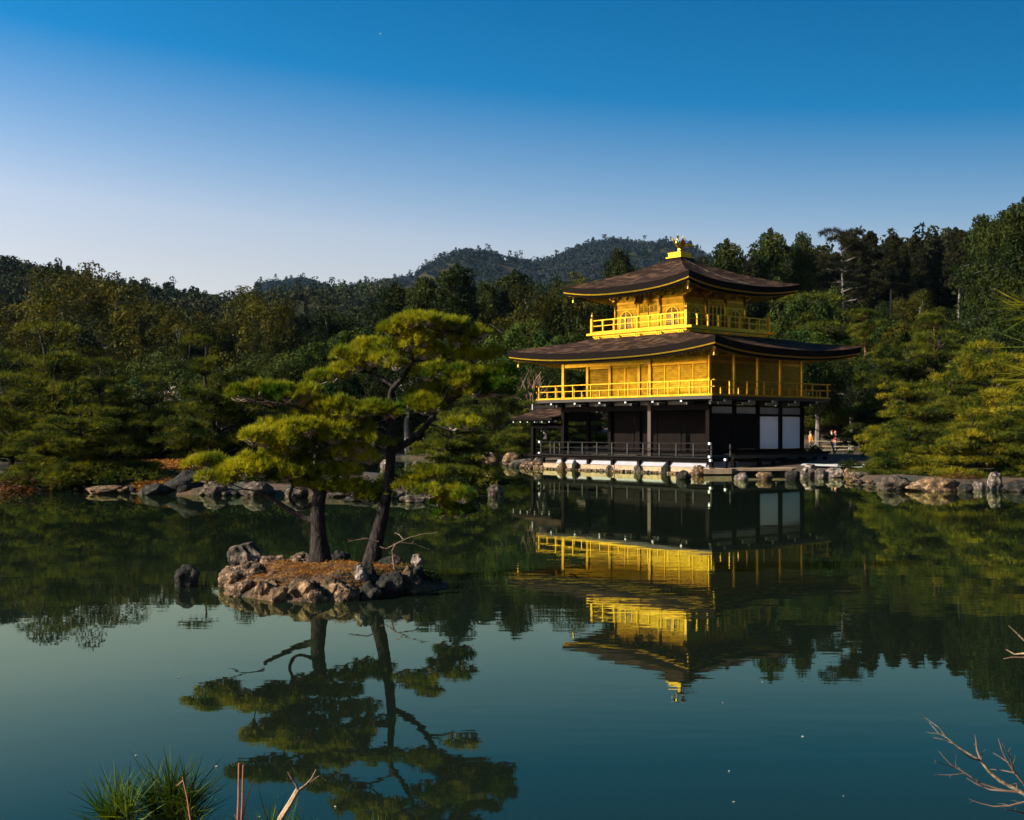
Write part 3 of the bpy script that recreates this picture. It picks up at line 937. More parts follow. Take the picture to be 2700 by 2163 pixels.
# little gold arms under the lower eave
arm = MB().box(-.05, .05, -.62, .0, 0, .10).box(-.09, .09, -.66, -.52, .103, .19).mesh('bracket_arm', M['gold'])
for k in range(12):
    o = link('bracket_arm', arm, pv); o.location = (-PW + k * 1.05, -.02, 6.44)
for k in range(9):
    o = link('bracket_arm', arm, pv); o.location = (.02, k * 1.06, 6.44); o.rotation_euler = (0, 0, PI / 2)

# ---- ground storey: dark timber
post0 = MB().box(-.125, .125, -.125, .125, .30, 4.04).mesh('post', M['dark_wood'])
for x, y in ((0, 0), (-PW, 0), (-PW, 2.12), (0, 2.12), (0, 4.24), (0, 6.36), (0, 8.48), (-PW, PD), (-9.57, 2.12), (-7.14, 2.12)):
    o = link('post', post0, pv); o.location = (x, y, 0)
fp = part(MB().box(-.12, .12, -.12, .12, .30, 4.04), 'post', M['sunlit_wood']); fp.location = (-4.30, 0, 0)  # sunlight on this post is put into its browner colour
# beams
part(MB().box(-PW - .1, .1, -.10, .09, 3.48, 3.76), 'beam', M['dark_wood'])
part(MB().box(-.09, .10, .13, PD, 3.16, 3.285), 'beam', M['dark_wood'])
part(MB().box(-.09, .10, .13, PD, 3.67, 3.76), 'beam', M['dark_wood'])
part(MB().box(-.09, .10, .13, PD, 1.12, 1.29), 'sill_beam', M['dark_wood'])
# dim plaster strips under the upper deck
for k in range(5):
    x0 = -PW + k * 2.12 + .14
    for q in (0, 1):
        part(MB().box(x0 + q * .97, x0 + q * .97 + .90, -.03, .0, 3.80, 4.03), 'transom_panel', M['dim_panel'])
for k in range(4):
    y0 = k * 2.12
    part(MB().box(-.02, .01, y0 + .14, y0 + 1.98, 3.80, 4.03), 'transom_panel', M['dim_panel'])
    part(MB().box(-.02, .02, y0 + .14, y0 + 1.98, 3.29, 3.665), 'transom_panel', M['plaster'])
for k in (2, 3):
    y0 = k * 2.12
    pn = part(MB().box(-.03, .012, y0 + .15, y0 + 1.98, 1.31, 3.15), 'paper_screen', M['paper'])
    part(MB().box(.013, .035, y0 + .126, y0 + .16, 1.295, 3.158).box(.013, .035, y0 + 1.96, y0 + 1.995, 1.295, 3.158), 'screen_stile', M['grey_wood'], pn)
for k in (0, 1):
    for j in range(2):
        y0 = k * 2.12 + .14 + j * .93
        for q in range(4):
            part(MB().box(-.03, .005 + .004 * (q % 2), y0 + q * .228 + .004, y0 + q * .228 + .222, 1.30, 3.15), 'door_board', M['dark_wood'])
# interior back wall with dark panels, floor
for k in range(6):
    x0 = -11.4 + k * 1.88
    part(MB().box(x0 + .03, x0 + 1.84, 2.2, 2.26, 1.1, 3.5) if k > 0 else MB().box(-9.55, -9.3, 2.2, 2.26, 1.1, 3.5), 'dark_screen', M['dark_wood'])
part(MB().box(-9.5, -.1, 2.19, 2.30, 3.2, 4.04), 'lintel', M['dark_wood'])
part(MB().box(-PW, -.12, .0, PD, .98, 1.12), 'floor', M['dark_wood'])
part(MB().box(-PW, -.12, -.02, .03, .93, 1.10), 'floor_edge', M['grey_wood'])
# brackets carrying the upper deck, their ends painted white
def bracket0(x, y, rz):
    o = link('bracket', BR0, pv); o.location = (x, y, 0); o.rotation_euler = (0, 0, rz)
    for m_ in (BR1, BR2):
        c = link('end_cap', m_, o)
BR0 = MB().box(-.06, .06, -.95, .1, 3.92, 4.035).box(-.055, .055, -.5, .1, 3.78, 3.90).mesh('bracket', M['black'])
BR1 = MB().box(-.062, .062, -.975, -.952, 3.915, 4.03).mesh('end_cap', M['white_paint'])
BR2 = MB().box(-.057, .057, -.525, -.502, 3.775, 3.90).mesh('end_cap', M['white_paint'])
for k in range(6): bracket0(-PW + k * 2.1 + .0, -.12, 0)
for k in range(5): bracket0(.12, k * 2.12, PI / 2)
bracket0(.1, -.1, PI / 4)
bracket0(-PW - .1, -.1, -PI / 4)
# south veranda
vd = part(MB().box(-PW - 1.1, 1.08, -1.08, -.03, .80, .885), 'veranda_deck', M['dark_wood'])
part(MB().box(-PW - 1.15, 1.12, -1.13, -1.083, .82, .915), 'veranda_edge', M['grey_wood'], vd)
part(MB().box(-PW - 1.0, 1.0, -1.0, -.90, .68, .797), 'veranda_beam', M['dark_wood'], vd)
tpv = MB().box(-.035, .035, -.035, .035, 0, .70).mesh('rail_post', M['black'])
rail_run((-PW - 1.0, -1.0), (1.0, -1.0), 11, .915, 1.637, 1.32, tpv, None, M['grey_wood'], .028, top_over=.10, bottom=False)
rail_run((-PW - 1.0, -1.0), (-PW - 1.0, .6), 2, .915, 1.637, 1.32, tpv, None, M['grey_wood'], .028, skip0=True, top_over=.08, bottom=False)
rail_run((1.0, -1.0), (1.0, .6), 1, .915, 1.637, 1.32, tpv, None, M['dark_wood'], .028, skip0=True, top_over=.08, bottom=False)
part(MB().beam((-PW - 1, -1, 1.07), (1, -1, 1.07), .04, .05), 'rail', M['dark_wood'])
capm = MB().box(-.062, .062, -.062, .062, -.06, .06).mesh('white_cap', M['white_paint'])
for x, y, z in ((1.0, -1.13, 1.637), (-PW - 1.13, -1.0, 1.637), (1.0, -1.14, .93), (-PW - 1.13, -1.02, .93), (1.04, -1.10, .74)):
    o = link('white_cap', capm, pv); o.location = (x, y, z)
sv = MB().box(-.09, .09, -.09, .09, .10, .68).mesh('veranda_post', M['dark_wood'])
for x in (-12.4, -10.6, -8.4, -6.4, -4.3, -2.1, .96):
    o = link('veranda_post', sv, pv); o.location = (x, -.95, 0)
# east step deck
ed = part(MB().box(.14, 1.15, .75, PD + 1.2, 1.00, 1.085), 'step_deck', M['dark_wood'])
part(MB().box(1.153, 1.20, .75, PD + 1.25, .985, 1.10), 'step_edge', M['grey_wood'], ed)
part(MB().box(1.0, 1.10, .75, PD + 1.1, .80, .997), 'step_beam', M['black'], ed)
ed2 = part(MB().box(1.22, 1.75, .3, PD - 1.2, .62, .68), 'lower_step', M['dark_wood'])
for y in (.9, 3.2, 5.5, 7.4, 8.5, 9.5):
    o = link('veranda_post', sv, pv); o.location = (.95, y, .12)
for y in (.35, 3.8, 7.1):
    part(MB().box(1.4, 1.55, y - .07, y + .07, .20, .62), 'step_post', M['dark_wood'], ed2)
stp = part(MB().box(-.08, .08, -.08, .08, .28, .72), 'step_post', M['dark_wood']); stp.location = (1.8, -.8, 0)
o = link('white_cap', capm, stp); o.location = (0, 0, .79)
# whitewashed mound below the floor
def mound(pts_bot, pts_top, z0, z1, name='plaster_mound'):
    n = len(pts_bot)
    vs = [(*p, z0) for p in pts_bot] + [(*p, z1) for p in pts_top]
    part(MB().add(vs, [(i, i + 1, n + i + 1, n + i) for i in range(n - 1)]), name, M['plaster'])
mound([(-PW + .3, -.95), (.55, -.95), (.75, -.6), (.75, PD + 1.0)], [(-PW + .3, -.72), (.45, -.72), (.5, -.4), (.5, PD + 1.0)],   .34, .63)

# ---- west fishing porch, a gabled roof on posts over the water
fb = empty('fishing_porch', (0, 0, 0), 0, pv)
def porch_roof(u0, u1, vr, hw, zr, ze, th=.0):
    vs, fs = [], []
    n, m_ = 10, 8
    for sgn in (-1, 1):
        b_ = len(vs)
        for i in range(n + 1):
            t = i / n
            w = 0.55 * t + 0.45 * t * t
            for j in range(m_ + 1):
                q = j / m_
                edge = (abs(2 * q - 1) ** 3) * (1 - t)
                x = -(u0 + (u1 - u0) * q)
                vs.append((x, vr + sgn * hw * (1 - t), ze + (zr - ze) * w + .10 * edge + th))
        for i in range(n):
            for j in range(m_):
                fs.append((b_ + i * (m_ + 1) + j, b_ + i * (m_ + 1) + j + 1, b_ + (i + 1) * (m_ + 1) + j + 1, b_ + (i + 1) * (m_ + 1) + j))
    return vs, fs
part(MB().add(*porch_roof(11.75, 15.75, 1.5, 2.3, 3.80, 3.07)), 'porch_roof', M['bark_roof'], fb, smooth=True)
part(MB().add(*porch_roof(11.75, 15.70, 1.5, 2.24, 3.70, 2.93)), 'porch_ceiling', M['eave'], fb, smooth=True)
part(MB().beam((-11.8, -.76, 3.04), (-15.7, -.76, 3.05), .06, .14), 'porch_eave', M['eave'], fb)
part(MB().tube([(-15.72, 1.5 + s_, z_) for s_, z_ in ((-2.24, 3.1), (-1.6, 3.19), (-.9, 3.42), (0, 3.74), (.9, 3.42), (1.6, 3.19), (2.24, 3.1))], .06, 5), 'bargeboard', M['grey_wood'], fb)
part(MB().box(-15.9, -11.8, 1.34, 1.66, 3.78, 3.87).box(-15.85, -13.8, 1.38, 1.62, 3.873, 3.97), 'ridge_cap', M['grey_wood'], fb)
part(MB().box(-16.0, -15.90, 1.30, 1.70, 3.70, 4.08), 'ridge_end', M['plaster'], fb)
for k in range(6):
    x = -12.2 - k * .68
    rf = part(MB().beam((x, 1.4, 3.46), (x, -.62, 2.90), .07, .08), 'rafter', M['dark_wood'], fb)
    part(MB().beam((x, -.622, 2.899), (x, -.66, 2.888), .075, .085), 'rafter_tip', M['white_paint'], fb)
for v in (0.0, 2.9):
    for u in (14.4,):
        part(MB().box(-u - .11, -u + .11, v - .11, v + .11, -.2, 3.2), 'porch_post', M['dark_wood'], fb)
part(MB().box(-14.6, -PW, -.07, .07, 2.52, 2.66).box(-14.6, -PW, 2.83, 2.97, 2.52, 2.66).box(-14.47, -14.33, 0, 2.9, 2.663, 2.80), 'porch_beam', M['dark_wood'], fb)
part(MB().box(-14.8, -PW - .06, -.2, 3.1, .70, .80), 'porch_deck', M['dark_wood'], fb)
for z_ in (1.55, 1.25):
    part(MB().beam((-14.7, 2.95, z_), (-PW, 2.95, z_), .05, .05), 'porch_rail', M['dark_wood'], fb)
    part(MB().beam((-14.7, 0, z_), (-14.7, 2.95, z_), .05, .05), 'porch_rail', M['dark_wood'], fb)
# ------------------------------------------------------------------ vegetation builders (numpy)
D_ = 1.2523                                         # notes were taken on a 2156 px wide view of the photograph

def unit(a):
    return a / np.maximum(np.linalg.norm(a, axis=-1, keepdims=True), 1e-9)

def leaf_quads(C, nrm, ln, wd, rs, flat=0.6):
    """diamond leaves at C facing roughly along nrm"""
    n = len(C)
    r = unit(rs.normal(size=(n, 3)))
    up = unit(nrm * flat + r * (1 - flat * 0.5))
    a = unit(np.cross(up, rs.normal(size=(n, 3))))
    b = np.cross(up, a)
    a = a * (ln * rs.uniform(.7, 1.3, (n, 1)) * .5)
    b = b * (wd * rs.uniform(.7, 1.3, (n, 1)) * .5)
    V = np.stack([C - a, C + b * .9, C + a, C - b * .9], 1).reshape(-1, 3)
    F = np.arange(4 * n).reshape(n, 4)
    return V, F

def lobes_to_leaves(cent, rad, per, ln, wd, rs, squash=0.8, flat=0.6, up_bias=0.35):
    k = len(cent)
    d = unit(rs.normal(size=(k, per, 3)) + np.array([0, 0, up_bias]))
    rr = rad[:, None, None] * rs.uniform(.45, 1.0, (k, per, 1)) ** .5
    off = d * rr
    off[..., 2] *= squash
    P = (cent[:, None, :] + off).reshape(-1, 3)
    return leaf_quads(P, d.reshape(-1, 3), ln, wd, rs, flat)

def trunk_tube(mb, pts, r0, r1, n=7):
    m_ = len(pts)
    mb.tube(pts, [r0 + (r1 - r0) * i / (m_ - 1) for i in range(m_)], n)

def wiggle(p0, p1, n, amp, rnd):
    p0, p1 = Vector(p0), Vector(p1)
    L_ = (p1 - p0).length
    out_ = []
    for i in range(n + 1):
        t = i / n
        p = p0.lerp(p1, t)
        if 0 < i < n:
            p += Vector((rnd.uniform(-1, 1), rnd.uniform(-1, 1), rnd.uniform(-.6, .6))) * amp * L_
        out_.append(p)
    return out_

class Kind:
    """a tree pattern: trunk mesh and crown mesh that copies share"""
    def __init__(self, name, height, trunk, crown, more=()):
        self.name, self.h, self.trunk, self.crown, self.more = name, height, trunk, crown, more

def broadleaf(seed, mat, H=12.0, W=5.2, K=84, per=250, leaf=.20, trunk_h=.16, lob=(.14, .30), name='broadleaf_tree', pts=1.0):
    rs = np.random.RandomState(seed); rnd = random.Random(seed)
    d = unit(rs.normal(size=(K, 3)))
    d[:, 2] = np.abs(d[:, 2]) * 1.05 - .28
    d = unit(d)
    zc = H * (trunk_h + (1 - trunk_h) * .42)
    rz_ = H - zc
    big = 1 + .22 * np.sin(d[:, 0] * 4 + seed) * np.cos(d[:, 1] * 3 + seed * 2)
    c = d * rs.uniform(.55, .98, (K, 1)) * big[:, None]
    c = c * np.array([W, W, rz_])
    c[:, 0:2] *= (1 - .35 * np.clip(c[:, 2:3] / rz_, 0, 1) ** 2) * pts
    c[:, 2] += zc
    rad = rs.uniform(lob[0], lob[1], K) * W
    top = c[:, 2] + rad * .8
    c[:, 2] -= np.clip(top - H, 0, None)
    V, F = lobes_to_leaves(c, rad, per, leaf, leaf * .62, rs, flat=.85)
    crown = np_mesh('crown', V, F, mat)
    mb = MB()
    tp = [Vector((0, 0, -.6)), Vector((rnd.uniform(-.2, .2), rnd.uniform(-.2, .2), H * .25)), Vector((rnd.uniform(-.5, .5), rnd.uniform(-.5, .5), H * .6))]
    trunk_tube(mb, tp, .36, .16)
    for k in range(9):
        t = c[rnd.randrange(K)]
        b_ = tp[1].lerp(tp[2], rnd.random())
        trunk_tube(mb, wiggle(b_, t, 3, .06, rnd), .13, .03, 5)
    return Kind(name, H, mb.mesh('trunk', M['grey_bark']), crown)

def cedar(seed, mat, H=16.0, W=2.6, bare=.35, per=60, leaf=.42, name='cedar_tree', knobby=0.0, bark='grey_bark', dome=0):
    rs = np.random.RandomState(seed); rnd = random.Random(seed)
    cs, rad = [], []
    mb = MB()
    tp = wiggle((0, 0, -.6), (rnd.uniform(-.3, .3), rnd.uniform(-.3, .3), H * .97), 6, .012, rnd)
    trunk_tube(mb, tp, .30, .04)
    z = bare * H
    while z < H * .985:
        t = (z - bare * H) / (H * (1 - bare))
        r = (W * (1 - t ** 2.6) ** .55 if dome else W * (1 - t) ** .62) * (.55 + .45 * min(1, t * 4)) * rs.uniform(.7, 1.15)
        n = max(3, int(6 * r / W + 2))
        a0 = rs.rand() * 6.28
        for k in range(n):
            a = a0 + k * 6.28 / n + rs.uniform(-.4, .4)
            rr = r * rs.uniform(.55, 1.05)
            for q in (0.35, .68, 1.0):
                cs.append((math.cos(a) * rr * q, math.sin(a) * rr * q, z - .22 * rr * q ** 1.5 + rs.uniform(-.2, .2)))
                rad.append(.16 * W * (1.25 - .35 * q) * (1 + knobby * rs.rand()))
            if rs.rand() < .5:
                trunk_tube(mb, [Vector((0, 0, z)), Vector((math.cos(a) * rr, math.sin(a) * rr, z - .2 * rr))], .05, .015, 4)
        z += H * .034 * rs.uniform(.8, 1.25)
    cs.append((0, 0, H * .985)); rad.append(.08 * W)
    V, F = lobes_to_leaves(np.array(cs), np.array(rad), per, leaf, leaf * .42, rs, squash=.75, flat=.4, up_bias=.15)
    return Kind(name, H, mb.mesh('trunk', M[bark]), np_mesh('crown', V, F, mat))

def tufts(P, out_dir, n_need, ln, wd, rs, spread=.75, up=.5, lv=.25):
    """pine tufts: needles fanning from each twig end; returns triangles"""
    k = len(P)
    ax = unit(out_dir + np.array([0, 0, up]))
    d = unit(ax[:, None, :] + rs.normal(size=(k, n_need, 3)) * spread)
    l = ln * rs.uniform(1 - lv, 1 + lv, (k, n_need, 1))
    side = unit(np.cross(d, rs.normal(size=(k, n_need, 3)))) * wd * .5
    b = P[:, None, :] + d * l * .04
    V = np.stack([b - side, b + side, b + d * l], 2).reshape(-1, 3)
    F = np.arange(len(V)).reshape(-1, 3)
    return V, F

def pad_points(c, r, n, rs, shell=.45):
    """points through the upper body of a flattened pad, with the outward direction"""
    d = unit(rs.normal(size=(n, 3)))
    d[:, 2] = np.abs(d[:, 2]) * .95 - .18
    rr = rs.uniform(shell, 1.0, (n, 1)) ** .6
    lump = 1 + .16 * np.sin(d[:, 0:1] * 9 + c[0] * 5) * np.sin(d[:, 1:2] * 8 + c[1] * 7)
    return np.array(c) + d * rr * lump * np.array(r), d

def garden_pine(seed, mat, H=6.0, W=3.4, layers=6, lean=.4, n_t=118, n_need=7, ln=.25, wd=.030, low=.22, bark='pine_bark', name='garden_pine'):
    """layered garden pine: crooked trunk, near level limbs, each carrying flat pads"""
    rs = np.random.RandomState(seed); rnd = random.Random(seed)
    mb = MB()
    n = 7
    tp = [Vector((0, 0, -.5))]
    for i in range(1, n + 1):
        t = i / n
        tp.append(Vector((lean * math.sin(t * 3.4 + seed) * (.4 + t), lean * math.cos(t * 2.9 + seed * 2) * .8 * t, H * .93 * t)))
    trunk_tube(mb, tp, .20 * H / 6, .04, 8)
    def on_trunk(z):
        t = max(0, min(.999, z / (H * .93))) * n
        i = int(t)
        return tp[i].lerp(tp[i + 1], t - i)
    VV, FF, off = [], [], 0
    for L_ in range(layers):
        t = L_ / (layers - 1)
        z = H * (low + (.94 - low) * t) + rs.uniform(-.22, .22) * H / layers
        R_ = W * (1 - .72 * t ** 1.5) * rs.uniform(.85, 1.1)
        m_ = 1 if L_ == layers - 1 else max(3, int(5.4 - 2.0 * t))
        a0 = rs.rand() * 6.28
        for k in range(m_):
            a = a0 + 6.28 * k / m_ + rs.uniform(-.35, .35)
            rr = R_ * rs.uniform(.5, .95) if m_ > 1 else .1
            b0 = on_trunk(z - .10 * H * (1 if m_ > 1 else .2))
            c = Vector((b0.x + math.cos(a) * rr, b0.y + math.sin(a) * rr, z + rs.uniform(-.5, .45) * H / layers))
            path = wiggle(b0, c, 4, .07, rnd)
            trunk_tube(mb, path, .075 * H / 6, .02, 5)
            for q in range(3 if m_ > 1 else 1):
                f = rs.uniform(.45, .75) if q else 1.0
                pc = b0.lerp(c, f) + Vector((rs.uniform(-.6, .6), rs.uniform(-.6, .6), rs.uniform(-.06, .26)))
                pr = R_ * rs.uniform(.20, .48) if m_ > 1 else W * .34
                r3 = (pr * rs.uniform(.85, 1.25), pr * rs.uniform(.85, 1.25), max(.20, pr * rs.uniform(.24, .42)))
                P, dd = pad_points(pc, r3, int(n_t * .80 * (pr / (W * .36)) ** 1.4) + 26, rs)
                v, f_ = tufts(P, dd * np.array([.9, .9, .4]), n_need, ln, wd, rs)
                VV.append(v); FF.append(f_ + off); off += len(v)
                for w in range(5):
                    e = P[rnd.randrange(len(P))]
                    trunk_tube(mb, wiggle(pc + Vector((0, 0, -.1)), Vector(e), 2, .08, rnd), .018, .006, 4)
    return Kind(name, H, mb.mesh('trunk', M[bark], True), np_mesh('crown', np.concatenate(VV), np.concatenate(FF), mat))

def red_pine(seed, mat, H=13.0, W=3.0, bare=.5, name='red_pine', n_t=120, bark='red_bark'):
    """tall pine with a bare reddish trunk, dead side branches and an open crown"""
    rs = np.random.RandomState(seed); rnd = random.Random(seed)
    mb = MB()
    tp = wiggle((0, 0, -.5), (rnd.uniform(-.6, .6), rnd.uniform(-.6, .6), H * .95), 7, .014, rnd)
    trunk_tube(mb, tp, .24, .05, 8)
    VV, FF, off = [], [], 0
    z = bare * H
    while z < H * .97:
        t = (z - bare * H) / (H * (1 - bare))
        r = W * (.6 + .7 * t) * (1 - t) ** .85 * 1.1 + .25
        for k in range(4):
            a = rs.rand() * 6.28
            rr = r * rs.uniform(.5, 1)
            i = min(6, int(z / (H * .95) * 7)); b0 = tp[i].lerp(tp[i + 1], z / (H * .95) * 7 - i)
            c = b0 + Vector((math.cos(a) * rr, math.sin(a) * rr, rs.uniform(-.1, .7)))
            trunk_tube(mb, wiggle(b0, c, 3, .08, rnd), .06, .018, 5)
            pr = rs.uniform(.6, 1.0) * W * .34
            P, dd = pad_points(c, (pr, pr, pr * .42), n_t, rs)
            v, f_ = tufts(P, dd, 7, .30, .035, rs)
            VV.append(v); FF.append(f_ + off); off += len(v)
        z += H * .055
    for k in range(7):
        zz = H * rs.uniform(.25, bare)
        a = rs.rand() * 6.28
        b0 = Vector((0, 0, zz)); c = b0 + Vector((math.cos(a) * 1.6, math.sin(a) * 1.6, rs.uniform(-.5, .4)))
        trunk_tube(mb, wiggle(b0, c, 3, .12, rnd), .045, .012, 5)
    return Kind(name, H, mb.mesh('trunk', M[bark], True), np_mesh('crown', np.concatenate(VV), np.concatenate(FF), mat))

def bare_tree(seed, H=7.0, mat='twig', name='bare_tree', depth=4):
    rnd = random.Random(seed)
    mb = MB(); tw = MB()
    def grow(p, d, l, r, lev):
        q = p + d * l
        mid = p.lerp(q, .5) + Vector((rnd.uniform(-1, 1), rnd.uniform(-1, 1), rnd.uniform(-.3, .5))) * l * .07
        (mb if lev < 2 else tw).tube([p, mid, q], [r, r * .85, r * .65], 5 if lev < 3 else 3, False)
        if lev >= depth: return
        for k in range(3 if lev < 2 else rnd.choice((2, 3))):
            nd = (d + Vector((rnd.uniform(-1, 1), rnd.uniform(-1, 1), rnd.uniform(-.2, .7))) * .75).normalized()
            grow(p.lerp(q, rnd.uniform(.55, 1)), nd, l * rnd.uniform(.55, .8), r * .58, lev + 1)
    grow(Vector((0, 0, -.3)), Vector((.05, .02, 1)), H * .36, H * .014, 0)
    return Kind(name, H, mb.mesh('trunk', M['grey_bark']), tw.mesh('crown', M[mat]))

def shrub(seed, mat, H=1.2, W=.9, K=26, per=70, leaf=.11, name='shrub'):
    rs = np.random.RandomState(seed)
    d = unit(rs.normal(size=(K, 3))); d[:, 2] = np.abs(d[:, 2])
    c = d * rs.uniform(.3, .8, (K, 1)) * np.array([W, W, H * .75]); c[:, 2] += H * .1
    V, F = lobes_to_leaves(c, rs.uniform(.22, .34, K) * W, per, leaf, leaf * .6, rs)
    mb = MB(); rnd = random.Random(seed)
    for k in range(6):
        trunk_tube(mb, wiggle((0, 0, -.15), c[k], 3, .08, rnd), .03, .01, 4)
    return Kind(name, H, mb.mesh('stem', M['grey_bark']), np_mesh('foliage', V, F, mat))

def plant(kind, loc, sxy, sz, rz, label, cat, group=None, name=None):
    root = empty(name or kind.name, loc, rz)
    root.scale = (sxy, sxy, sz)
    tag(root, label, cat, group)
    link(kind.trunk.name.split('.')[0], kind.trunk, root)
    link(kind.crown.name.split('.')[0], kind.crown, root)
    return root

_rp = random.Random(5)
def tree_px(kind, xd, topd, Y, label, cat='tree', group=None, wide=1.0, sink=.1, base=None, rz=None):
    """a tree whose top shows at (xd, topd) of the 2156 px view, standing on the ground at distance Y"""
    X = (xd * D_ - CXP) / FPX * Y
    zt = CAM_H - (topd * D_ - HORIZON) / FPX * Y
    zb = (hz(X, Y) if base is None else base) - sink
    s = max(.15, (zt - zb) / kind.h)
    return plant(kind, (X, Y, zb), s * wide, s, _rp.uniform(0, 6.28) if rz is None else rz, label, cat, group)

# ------------------------------------------------------------------ far hills and the mountain, with their woods
def ridge_fn(pts):
    xs = np.array([p[0] for p in pts]) * D_
    ys = np.array([p[1] for p in pts]) * D_
    return lambda x: np.interp(x, xs, ys)

def hill_surface(name, ridge, x0, x1, Y0_, Yr, Y1, z0, tree_h, nx=90, ny=40, seed=1, rough=3.0):
    """a slope that climbs from Y0 to its ridge line at Yr"""
    xs = np.linspace(x0 * D_, x1 * D_, nx)
    ys = np.linspace(Y0_, Y1, ny)
    Xp, Yp = np.meshgrid(xs, ys)
    zr = CAM_H + (HORIZON - ridge(Xp)) / FPX * Yr - tree_h
    up_ = sst(Yp, Y0_ - 0.25 * (Yr - Y0_), Yr) 
    dn = 1 - .5 * sst(Yp, Yr, Y1)
    X = (Xp - CXP) / FPX * Yp
    Z = z0 + (zr - z0) * up_ * dn + rough * vnoise(X, Yp, (Yr - Y0_) * .35, seed) * np.clip(np.abs(Yp - Yr) / (Yr - Y0_) * 3, 0, 1)
    V = np.stack([X.ravel(), Yp.ravel(), Z.ravel()], 1)
    i = (np.arange(ny - 1)[:, None] * nx + np.arange(nx - 1)[None, :]).ravel()
    F = np.stack([i, i + 1, i + nx + 1, i + nx], 1)
    ob = link(name, np_mesh(name, V, F, M['hill_floor'], True))
    tag(ob, kind='structure')
    def sample(n, rs, near=1.0):
        u = rs.rand(n) * (nx - 1.001)
        v = (rs.rand(n) ** near) * (ny - 1.001)
        a, b_ = u.astype(int), v.astype(int)
        fu, fv = (u - a)[:, None], (v - b_)[:, None]
        G = V.reshape(ny, nx, 3)
        return G[b_, a] * (1 - fu) * (1 - fv) + G[b_, a + 1] * fu * (1 - fv) + G[b_ + 1, a] * (1 - fu) * fv + G[b_ + 1, a + 1] * fu * fv
    return sample

M['hill_floor'] = mk('hill_floor', (0.02, 0.022, 0.012), (0.045, 0.036, 0.02), rough=1.0, scale=.05, spec=0.0)

def wood(name, P, R0, R1, lobes, per, leaf, mat, seed, tall=1.5, conif=.2):
    """one far-off wood: every tree a few leafy lobes"""
    rs = np.random.RandomState(seed)
    n = len(P)
    Rr = rs.uniform(R0, R1, n) * np.where(rs.rand(n) < .18, 1.35, 1.0)
    con = rs.rand(n) < conif
    cs, rad = [], []
    for k in range(lobes):
        d = unit(rs.normal(size=(n, 3)))
        d[:, 2] = np.abs(d[:, 2]) * 1.1
        f = rs.uniform(.25, .68, (n, 1))
        c = d * f * Rr[:, None]
        c[:, 2] = Rr * tall * (.35 + .6 * np.abs(d[:, 2]) * f[:, 0])
        h = k / max(1, lobes - 1)
        cc = np.stack([d[:, 0] * Rr * .55 * (1 - h), d[:, 1] * Rr * .55 * (1 - h), Rr * (.6 + 1.35 * h)], 1)
        c = np.where(con[:, None], cc, c)
        cs.append(P + c)
        rad.append(np.where(con, Rr * (.60 - .30 * h), Rr * rs.uniform(.42, .62, n)))
    V, F = lobes_to_leaves(np.concatenate(cs), np.concatenate(rad), per, leaf, leaf * .7, rs)
    ob = link(name, np_mesh(name, V, F, mat))
    tag(ob, kind='stuff')
    return ob

rs_ = np.random.RandomState(3)
hill_ridge = ridge_fn([(-400, 540), (-100, 541), (0, 545), (60, 548), (140, 551), (200, 566), (250, 576), (330, 584), (400, 597), (440, 606), (500, 614), (560, 610), (620, 606), (700, 604), (900, 606), (1300, 612)])
samp = hill_surface('hill', hill_ridge, -160, 640, 165, 320, 350, 6.0, 7.0, seed=2)
wood('hill_wood', samp(2600, rs_, .85), 1.2, 2.3, 6, 18, .62, M['leaf_hill'], 11)
hill2 = ridge_fn([(350, 640), (460, 625), (530, 608), (600, 604), (700, 599), (760, 595), (830, 592), (900, 596), (1000, 592), (1200, 590), (1500, 585), (2300, 560)])
samp = hill_surface('hill', hill2, 400, 1420, 240, 430, 465, 7.0, 8.6, seed=5)
wood('hill_wood', samp(2600, rs_, .8), 1.7, 3.2, 5, 16, .85, M['leaf_hill'], 12)
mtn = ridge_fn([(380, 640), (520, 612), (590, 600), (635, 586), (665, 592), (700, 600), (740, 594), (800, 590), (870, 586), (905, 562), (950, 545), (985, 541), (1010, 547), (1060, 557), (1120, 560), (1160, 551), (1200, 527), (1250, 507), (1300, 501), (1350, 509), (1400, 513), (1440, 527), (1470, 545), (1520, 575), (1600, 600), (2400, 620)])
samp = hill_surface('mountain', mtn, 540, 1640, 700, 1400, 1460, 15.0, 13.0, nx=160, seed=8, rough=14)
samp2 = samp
wood('mountain_wood', samp(7000, rs_, .62), 3.2, 5.4, 4, 13, 2.0, M['leaf_mountain_hazed'], 13, conif=.1)

hill3 = ridge_fn([(1400, 620), (1560, 600), (1750, 560), (2000, 535), (2400, 490), (3400, 450)])
samp = hill_surface('hill', hill3, 1430, 3300, 150, 230, 255, 11.0, 4.0, seed=9)
wood('hill_wood', samp(1500, rs_, .7), 2.2, 3.6, 6, 26, .9, M['leaf_cedar'], 14, conif=.5)
